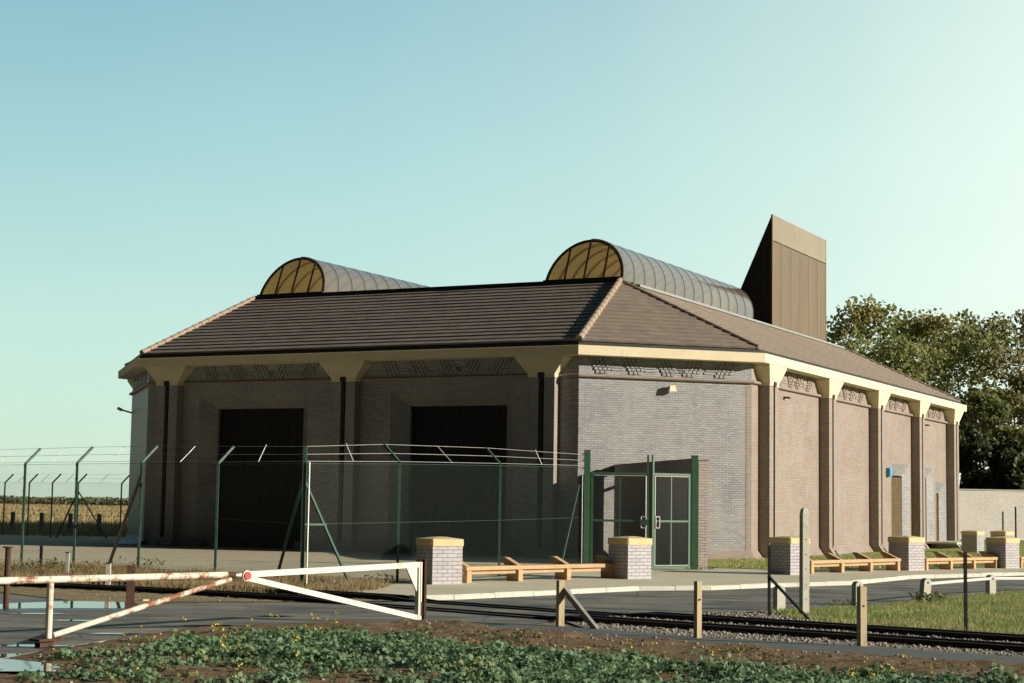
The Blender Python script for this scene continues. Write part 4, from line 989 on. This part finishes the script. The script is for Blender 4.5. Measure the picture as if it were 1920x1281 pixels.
# ------------------------------------------------------------------ white and rusty barrier (two swing gates meeting)
A0 = Vector((-4.84, 18.42, -.1)); A1 = Vector((-1.17, 22.70, -.1)); gd = (A1-A0); LG = gd.length; gd.normalize(); ga = math.atan2(gd.y, gd.x)
gl_ = empty('swing_barrier', A0, ga, 'rust-streaked white tubular swing barrier, the left one standing on the wet road', 'barrier')
def lt(nm, p, q, r, mat, par, seg=10): bm = B(); tube(bm, (p[0], 0, p[1]), (q[0], 0, q[1]), r, seg); return obj(nm, bm, mat, par, smooth=False)
lt('top_rail', (-1.6, .715), (2.40, .715), .038, M['white_rust'], gl_); lt('upright', (0, .10), (0, .676), .036, M['white_rust'], gl_); lt('diagonal_brace', (.06, .13), (2.46, .665), .030, M['white_rust'], gl_)
lt('rusty_sleeve', (2.402, .715), (2.52, .713), .034, M['rusty'], gl_)
bm = B(); box(bm, -.17, -.09, .075, .17, .09, .10); tube(bm, (0, 0, -.05), (0, 0, .075), .06, 8); box(bm, -.13, -.05, .0, .02, .05, .06); obj('base_plate', bm, M['rusty'], gl_)
gr_ = empty('swing_barrier', A0+gd*2.62, ga, 'clean white tubular swing barrier with red disc, the right one by the brick pillar', 'barrier'); LR = LG-2.62
bm = B(); loft(bm, [[(-.12, -.02, .70), (-.12, .02, .70), (-.12, .02, .715), (-.12, -.02, .715)], [(.14, -.033, .68), (.14, .033, .68), (.14, .033, .75), (.14, -.033, .75)]]); loft(bm, [[(.14, -.033, .68), (.14, .033, .68), (.14, .033, .75), (.14, -.033, .75)], [(LR-.03, -.033, .745), (LR-.03, .033, .745), (LR-.03, .033, .815), (LR-.03, -.033, .815)]]); obj('top_rail', bm, M['white'], gr_)
bm = B(); box(bm, LR-.028, -.034, -.05, LR+.034, .034, .816, .004); obj('upright', bm, M['white'], gr_)
bm = B(); bar(bm, (.08, 0, .672), (LR-.03, 0, .10), .05, .065, (0, 0, 1)); obj('diagonal_brace', bm, M['white'], gr_)
bm = B(); loft(bm, [[(x, y_, z) for x, z in ((LR-.03, .745), (LR-.24, .742), (LR-.03, .42))] for y_ in (-.01, .01)]); obj('gusset', bm, M['white'], gr_)
bm = B(); tube(bm, (.06, -.045, .70), (.06, -.06, .70), .048, 20); obj('red_disc', bm, M['red'], gr_)
bm = B(); tube(bm, (.06, -.036, .70), (.06, -.044, .70), .064, 20); obj('disc_plate', bm, M['white'], gr_)

# ------------------------------------------------------------------ posts
def hpost(px, yb, yt, z=-.1):
    v = at(px, yb, z); return v, None
def top_h(px, yb, yt, z=-.1):
    v = at(px, yb, z); X = px-960; Y = 640.5-yt; b = X*math.sin(ROLL)+Y*math.cos(ROLL)
    dz = (math.sin(PITCH)+b/F*math.cos(PITCH))/(math.cos(PITCH)-b/F*math.sin(PITCH)); return v, CH + dz*v.y - z
def square_post(name, px, yb, yt, w_, mat, rz, label, cat='post', capn=None, group=None):
    v, h = top_h(px, yb, yt); o = empty(name, v, R(rz), label, cat, group)
    bm = B(); box(bm, -w_/2, -w_/2, -.1, w_/2, w_/2, h, w_*.06); obj('shaft', bm, mat, o)
    return o, v, h
G_ = 'square timber posts along the near side of the rails'
o1, v, h = square_post('timber_post', 1050, 1175, 1088, .085, M['post_wood'], 25, 'square timber post with a slanting brace, left of the other two by the rails', group=G_)
v2 = at(1119, 1182); rel = Matrix.Rotation(-R(25), 3, 'Z') @ (v2-v); bm = B(); bar(bm, (.045, 0, h*.82), (rel.x, rel.y, 0), .05, .075, (0, 0, 1)); obj('brace', bm, M['grey_wood'], o1)
o2, v, h = square_post('timber_post', 1308, 1200, 1090, .07, M['post_wood'], 30, 'plain square timber post by the rails, in the middle of three', group=G_)
o3, v, h = square_post('timber_post', 1616, 1215, 1100, .085, M['post_wood'], 20, 'plain square timber post by the rails, right of the other two', group=G_)
for o_, hh in ((o2, .6), (o3, .6)):
    bm = B(); tube(bm, (0, -.05, hh*.8), (0, -.03, hh*.8), .012, 6); obj('bolt', bm, M['rusty'], o_)
# tall white concrete post
v, h = top_h(1508, 1155, 952); o_ = empty('concrete_post', v, R(20), 'tall weathered white concrete post with pointed top, in front of the third brick pillar', 'post')
bm = B(); loft(bm, [[(-s, -s, z), (s, -s, z), (s, s, z), (-s, s, z)] for s, z in ((.055, -.1), (.05, h*.94))] , caps=True); loft(bm, [[(-.05, -.05, h*.941), (.05, -.05, h*.941), (.05, .05, h*.941), (-.05, .05, h*.941)], [(-.03, -.03, h*.985), (.05, -.03, h*.985), (.05, .05, h*.985), (-.03, .05, h*.985)], [(0, -.01, h), (.03, -.01, h), (.03, .03, h), (0, .03, h)]]); obj('shaft', bm, M['concrete'], o_)
bm = B()
for k in range(5): tube(bm, (0, -.058, .25+.22*k), (0, -.04, .25+.22*k), .008, 6)
obj('wire_eye', bm, M['rusty'], o_)
# black iron stakes
def iron(px, yb, yt, label, brace=None):
    v, h = top_h(px, yb, yt); o = empty('iron_post', v, 0, label, 'post'); bm = B(); box(bm, -.02, -.02, -.1, .02, -.012, h); box(bm, -.02, -.012, -.1, -.012, .02, h); box(bm, -.024, -.024, h*.55, .024, .024, h*.57); obj('angle_bar', bm, M['black_iron'], o)
    bm = B()
    for k in range(5): tube(bm, (.0, -.03, h*(.18+.17*k)), (.0, -.015, h*(.18+.17*k)), .01, 6)
    obj('wire_eye', bm, M['black_iron'], o)
    if brace: b_ = at(*brace)-v; bm = B(); bar(bm, (0, 0, h*.56), (b_.x, b_.y, .0), .035, .03); obj('brace', bm, M['black_iron'], o)
iron(1442, 1158, 1022, 'black angle-iron post with diagonal stay beside the tall concrete post', (1521, 1166))
iron(1811, 1187, 1035, 'black angle-iron post standing alone on the right grass verge')
# old posts at the left
v, h = top_h(11, 1138, 1025); o_ = empty('steel_post', v, 0, 'rusty steel post with flanged top at the left edge beyond the barrier', 'post')
bm = B(); tube(bm, (0, 0, -.05), (0, 0, h-.02), .042, 10); obj('shaft', bm, M['rusty'], o_)
bm = B(); tube(bm, (0, 0, h-.02), (0, 0, h), .075, 12); obj('flange', bm, M['rusty'], o_)
v, h = top_h(243, 1143, 1058); o_ = empty('steel_channel_post', v, R(15), 'brown rusted channel post at the road edge behind the left barrier', 'post')
bm = B(); box(bm, -.055, -.02, -.05, -.035, .03, h*.98); box(bm, -.035, -.02, -.05, .035, -.005, h*.97); box(bm, .035, -.02, -.05, .06, .03, h); obj('channel', bm, M['rusty'], o_)
v, h = top_h(790, 1172, 1048); o_ = empty('gatepost', v, R(20), 'dark rusty slotted steel post at the closing end of the white barrier', 'post')
bm = B(); box(bm, -.045, -.04, -.1, -.03, .04, h); box(bm, -.03, .02, -.1, .03, .04, h*.99); box(bm, .02, -.04, -.1, .05, .02, h); obj('channel', bm, M['rusty'], o_)
bm = B(); box(bm, -.03, -.03, .12, .02, .018, .3); obj('latch', bm, M['black_iron'], o_)
for px, yb, yt, r_, mt, lab in [(76, 1066, 1023, .03, 'black_iron', 'thin dark stake in the weeds left of the wire fence braces'), (125, 1084, 1035, .035, 'concrete', 'short grey post in the weeds, left of the stub with the flat cap'), (202, 1103, 1055, .04, 'concrete', 'short grey post with flat cap beside the rails and the sloping fence brace')]:
    v, h = top_h(px, yb, yt); o_ = empty('short_post', v, 0, lab, 'post'); bm = B(); bar(bm, (0, 0, -.05), (0, 0, h-.012), r_*2, r_*1.6, (0, 1, 0)); obj('shaft', bm, M[mt], o_)
    bm = B(); box(bm, -r_*1.25, -r_*1.1, h-.012, r_*1.25, r_*1.1, h); obj('cap', bm, M['rusty'], o_)
# round-topped concrete bollards
def bollard(px, yb, yt, label, lean=0):
    v, h = top_h(px, yb, yt); o = empty('concrete_bollard', v, R(25), label, 'bollard', 'round-topped concrete bollards along the road'); o.rotation_euler = (0, R(lean), R(25))
    bm = B(); wv = .075
    prof = [(-wv, -.05), (wv, -.05), (wv, h-wv)] + [(wv*math.cos(t_), h-wv+wv*math.sin(t_)) for t_ in [PI*i/8 for i in range(1, 8)]] + [(-wv, h-wv)]
    loft(bm, [[(x, y_, z) for x, z in prof] for y_ in (-.06, .06)]); obj('body', bm, M['concrete'], o)
    bm = B(); tube(bm, (0, -.064, h-wv), (0, -.058, h-wv), .02, 8); obj('rail_socket', bm, M['pipe'], o); return v, h
b1_ = bollard(1461, 1147, 1098, 'concrete bollard just right of the braced black iron post')
b2_ = bollard(1608, 1136, 1090, 'concrete bollard hidden behind the right timber post')
b3_ = bollard(1733, 1131, 1084, 'leaning dark-faced concrete bollard with a grass tuft at its foot', 6)
b4_ = bollard(1858, 1118, 1078, 'concrete bollard carrying the white rail, nearest the right edge')
o_ = empty('white_rail', b3_[0], 0, 'white tubular rail carried by the right-hand bollards', 'rail'); v5 = at(2000, 1108)
bm = B(); tube(bm, (.05, 0, b3_[1]-.10), Vector(b4_[0])-Vector(b3_[0])+Vector((0, 0, b4_[1]-.07)), .028, 8); tube(bm, Vector(b4_[0])-Vector(b3_[0])+Vector((.0, 0, b4_[1]-.07)), v5-Vector(b3_[0])+Vector((0, 0, .25)), .028, 8); obj('tube', bm, M['white'], o_)
bm = B(); tube(bm, (.03, 0, b3_[1]-.10), (.07, 0, b3_[1]-.10), .034, 8); obj('end_collar', bm, M['galv'], o_)

# broken concrete lump and small litter
def lump(px, py, s, label, mat, cat='stone', nm='concrete_lump', zf=None):
    v = at(px, py); z = zf(v.x, v.y) if zf else v.z; o = empty(nm, (v.x, v.y, z), random.uniform(0, 3), label, cat)
    bm = B(); bmesh.ops.create_icosphere(bm, subdivisions=2, radius=s)
    for q in bm.verts: q.co = Vector((q.co.x*1.2, q.co.y*.8, q.co.z*.6)) * (1+.35*noise.noise(q.co/s*1.3+Vector((px, 0, 0))))
    for q in bm.verts: q.co.z += s*.3
    me = obj(nm+'_body', bm, mat, o); me.name = 'chunk'
    return o
lump(858, 1176, .085, 'pale angular concrete lump lying at the road edge right of the barrier', M['concrete'], zf=lambda x, y: soil_z(x, y) if soil_z(x, y) > -.3 else -.1)
lump(1722, 1184, .055, 'bright white stone by the rails near the black iron post', M['kerb'], nm='white_stone')
lump(1570, 1175, .04, 'pale stone on the ballast left of the right timber post', M['kerb'], nm='pale_stone')
v = at(273, 1129); o_ = empty('timber_offcut', v, .4, 'small yellow timber offcut lying at the road edge', 'offcut'); bm = B(); box(bm, -.05, -.025, .0, .05, .025, .045, .004); obj('block', bm, M['cap'], o_); bm = B(); box(bm, -.052, -.012, .01, -.0502, .012, .03); obj('sawn_end', bm, M['timber'], o_)

# ------------------------------------------------------------------ narrow gauge tracks
def smooth(pts, n=5):
    out = []
    for i in range(len(pts)-1):
        p0 = Vector(pts[max(0, i-1)]); p1 = Vector(pts[i]); p2 = Vector(pts[i+1]); p3 = Vector(pts[min(len(pts)-1, i+2)])
        for k in range(n):
            t_ = k/n; out.append(.5*((2*p1) + (-p0+p2)*t_ + (2*p0-5*p1+4*p2-p3)*t_*t_ + (-p0+3*p1-3*p2+p3)*t_**3))
    out.append(Vector(pts[-1])); return out
def track(pts, label):
    C_ = smooth(pts); o = empty('railway_track', (C_[0].x, C_[0].y, -.1), 0, label, 'railway track', 'two parallel narrow-gauge tracks')
    O = Vector((C_[0].x, C_[0].y, 0))
    def lvl(p):  # rail height above datum: proud on ballast, nearly flush in the road
        onroad = inpoly(p.x, p.y, road); return .035 if onroad else .085
    for s in (-.19, .19):
        bm = B(); rows = []
        for i, p in enumerate(C_):
            t_ = (C_[min(i+1, len(C_)-1)]-C_[max(0, i-1)]).normalized(); n_ = Vector((-t_.y, t_.x)); q = p + n_*s - O.xy; z = lvl(p)
            prof = [(-.035, -.03), (.035, -.03), (.035, z-.065), (.009, z-.055), (.009, z-.025), (.022, z-.018), (.022, z), (-.022, z), (-.022, z-.018), (-.009, z-.025), (-.009, z-.055), (-.035, z-.065)]
            rows.append([(q.x+n_.x*a, q.y+n_.y*a, b_) for a, b_ in prof])
        loft(bm, rows); obj('rail', bm, M['rail'], o)
    bmS = B(); box(bmS, -.06, -.42, -.05, .06, .42, .022, .008); me = None; acc = 0; nxt = .3
    for a_, b_ in zip(C_, C_[1:]):
        Ls = (b_-a_).length
        while nxt < acc+Ls:
            p = a_.lerp(b_, (nxt-acc)/Ls)
            if not inpoly(p.x, p.y, road) and p.x > -8.5:
                ang = math.atan2((b_-a_).y, (b_-a_).x)
                if me is None: so_ = obj('sleeper', bmS, M['sleeper'], o); me = so_.data
                else: so_ = bpy.data.objects.new('sleeper', me); COL.objects.link(so_); so_.parent = o
                so_.location = (p.x-O.x, p.y-O.y, .0); so_.rotation_euler = (0, 0, ang)
            nxt += .55
        acc += Ls
    return o
track([(10.5, 17.8), (8.5, 19.45), (6.18, 21.35), (3.26, 23.8), (1.15, 25.5), (-1.85, 28.3), (-4.4, 30.15), (-7.6, 31.9), (-12, 33.6)], 'farther of the two narrow-gauge railway tracks, nearer the building')
track([(9.6, 16.75), (7.6, 18.35), (5.3, 20.25), (3.2, 21.95), (1.0, 23.8), (-1.9, 26.5), (-4.6, 28.55), (-7.8, 30.4), (-12, 32.1)], 'nearer of the two narrow-gauge railway tracks, beside the timber posts')

# ------------------------------------------------------------------ trees
def tree(x, y, H_, cr, label, mat, z0c=.3, n=9000, ls=.30, seed=1, thin=.5, nclump=46, lean=0, group='broadleaf trees behind the boundary wall'):
    rr = random.Random(seed); o = empty('tree', (x, y, -.2), 0, label, 'tree', group)
    bm = B(); tips = []
    def limb(p, d, r, Lm, depth):
        q = p; segs = 4
        for k in range(segs):
            nd = (d + Vector((rr.gauss(0, .13), rr.gauss(0, .13), rr.uniform(-.02, .12)))).normalized(); q2 = q + nd*Lm/segs; r2 = r*(.86 if depth < 3 else .7)
            tube(bm, q, q2, r, 6, r2); q, r, d = q2, r2, nd
            if depth >= 1: tips.append(q.copy())
            if depth < 3 and k > 0 and rr.random() < .75:
                a = rr.uniform(0, 2*PI); sd_ = Vector((math.cos(a), math.sin(a), rr.uniform(.25, .9))).normalized(); limb(q.copy(), (d*.45+sd_*.65).normalized(), r*.58, Lm*.62, depth+1)
        tips.append(q.copy())
    nst = 3
    for s in range(nst):
        a = 2*PI*s/nst + rr.random(); limb(Vector((0, 0, -.1)), Vector((math.cos(a)*.13+lean, math.sin(a)*.13, 1)).normalized(), .22*H_/16, H_*.44, 0)
    obj('trunk', bm, M['bark'], o, uv=False)
    # crown: leaves gathered in clumps, most on the outer shell
    cl = []
    tips = [t_ for t_ in tips if H_*z0c < t_.z < H_*.93 and math.hypot(t_.x, t_.y) < cr*1.1]
    while len(cl) < nclump:
        if tips and rr.random() < .5:
            t_ = rr.choice(tips); cl.append((t_.x, t_.y, t_.z, rr.uniform(.5, 1.1)))
        else:
            a = rr.uniform(0, 2*PI); ph = rr.uniform(-.35, 1.0)*PI/2; q = rr.uniform(.6, 1.0)
            cl.append((cr*q*math.cos(a)*math.cos(ph), cr*q*math.sin(a)*math.cos(ph), H_*(.58+.38*math.sin(ph)*q) - .2*cr*(q-.6), rr.uniform(.6, 1.35)))
    P = []; 
    per = n//nclump
    for (a_, b_, c_, r_) in cl:
        k = int(per*r_*.66); v = rng.normal(size=(k, 3)); v /= np.linalg.norm(v, axis=1)[:, None]; v *= (rng.random((k, 1))**.45)*r_*NP([[1.05, 1.05, .72]])*cr/5.2*1.35
        P.append(v + NP([[a_, b_, c_]]))
    P = np.concatenate(P); leaves('crown', P, rng.uniform(ls*.6, ls*1.3, len(P)), mat, .75, 1, .15, parent=o)
    return o
tree(25.5, 124, 17.4, 5.6, 'tree with rounded yellow-green crown just right of the tower', M['leaf_tree'], seed=3, n=15000, nclump=74)
tree(31.4, 127, 17.4, 5.6, 'tree with ragged green-brown crown in the middle of the tree row', M['leaf_tree'], seed=8, n=15000, nclump=74)
tree(35.9, 132, 18.0, 5.2, 'thin open-crowned tree between the middle tree and the right-edge tree', M['leaf_tree2'], seed=15, n=12000, nclump=62)
tree(38.0, 126, 17.6, 4.8, 'pale sparse tree at the right edge of the photo', M['leaf_pale'], seed=21, n=10000, nclump=58)
tree(43.0, 128, 17.0, 4.6, 'tree beyond the right edge of the row', M['leaf_tree'], seed=27, n=5000, nclump=34)
tree(20.0, 130, 15.5, 4.4, 'tree half hidden behind the tower and roof', M['leaf_tree2'], seed=31, n=5200, nclump=34)
def bush(x, y, H_, cr, label, mat, seed, n=7000):
    rr = random.Random(seed); o = empty('large_bush', (x, y, -.2), 0, label, 'bush', 'dense bushes right behind the boundary wall')
    bm = B()
    for k in range(6):
        a = rr.uniform(0, 2*PI); tube(bm, (0, 0, 0), (math.cos(a)*cr*.5, math.sin(a)*cr*.4, H_*.8), .10, 6, .03)
    obj('stem', bm, M['bark'], o, uv=False); P = []
    for _ in range(34):
        a = rr.uniform(0, 2*PI); q = rr.random()**.5; zz = rr.uniform(.05, .93); ww = math.sqrt(max(.05, 1-(zz*.95)**2.2)); r_ = rr.uniform(.5, 1.05)
        k = int(n/34*r_); v = rng.normal(size=(k, 3)); v /= np.linalg.norm(v, axis=1)[:, None]; v *= (rng.random((k, 1))**.4)*r_*1.15
        P.append(v + NP([[cr*q*ww*math.cos(a), cr*q*ww*math.sin(a), H_*zz]]))
    P = np.concatenate(P); leaves('foliage', P, rng.uniform(.2, .42, len(P)), mat, .75, 1, .15, parent=o)
bush(28.6, 112, 7.6, 2.9, 'dark dense bush next to the building corner', M['leaf_bush'], 4)
bush(32.4, 111, 6.0, 3.0, 'dark dense bush behind the wall, middle one', M['leaf_bush'], 5)
bush(36.4, 110, 5.8, 3.0, 'dark bush behind the wall at the right edge', M['leaf_bush'], 6)
bush(33.0, 119, 10.5, 3.6, 'tall dark green bush below the middle tree', M['leaf_tree2'], 7, 8000)
bush(38.0, 117, 9.4, 3.2, 'tall bush with paler leaves below the sparse right-hand tree', M['leaf_pale'], 9, 6000)
bush(27.0, 121, 9.4, 3.2, 'tall dark bush below the rounded tree by the tower', M['leaf_tree2'], 12, 7000)
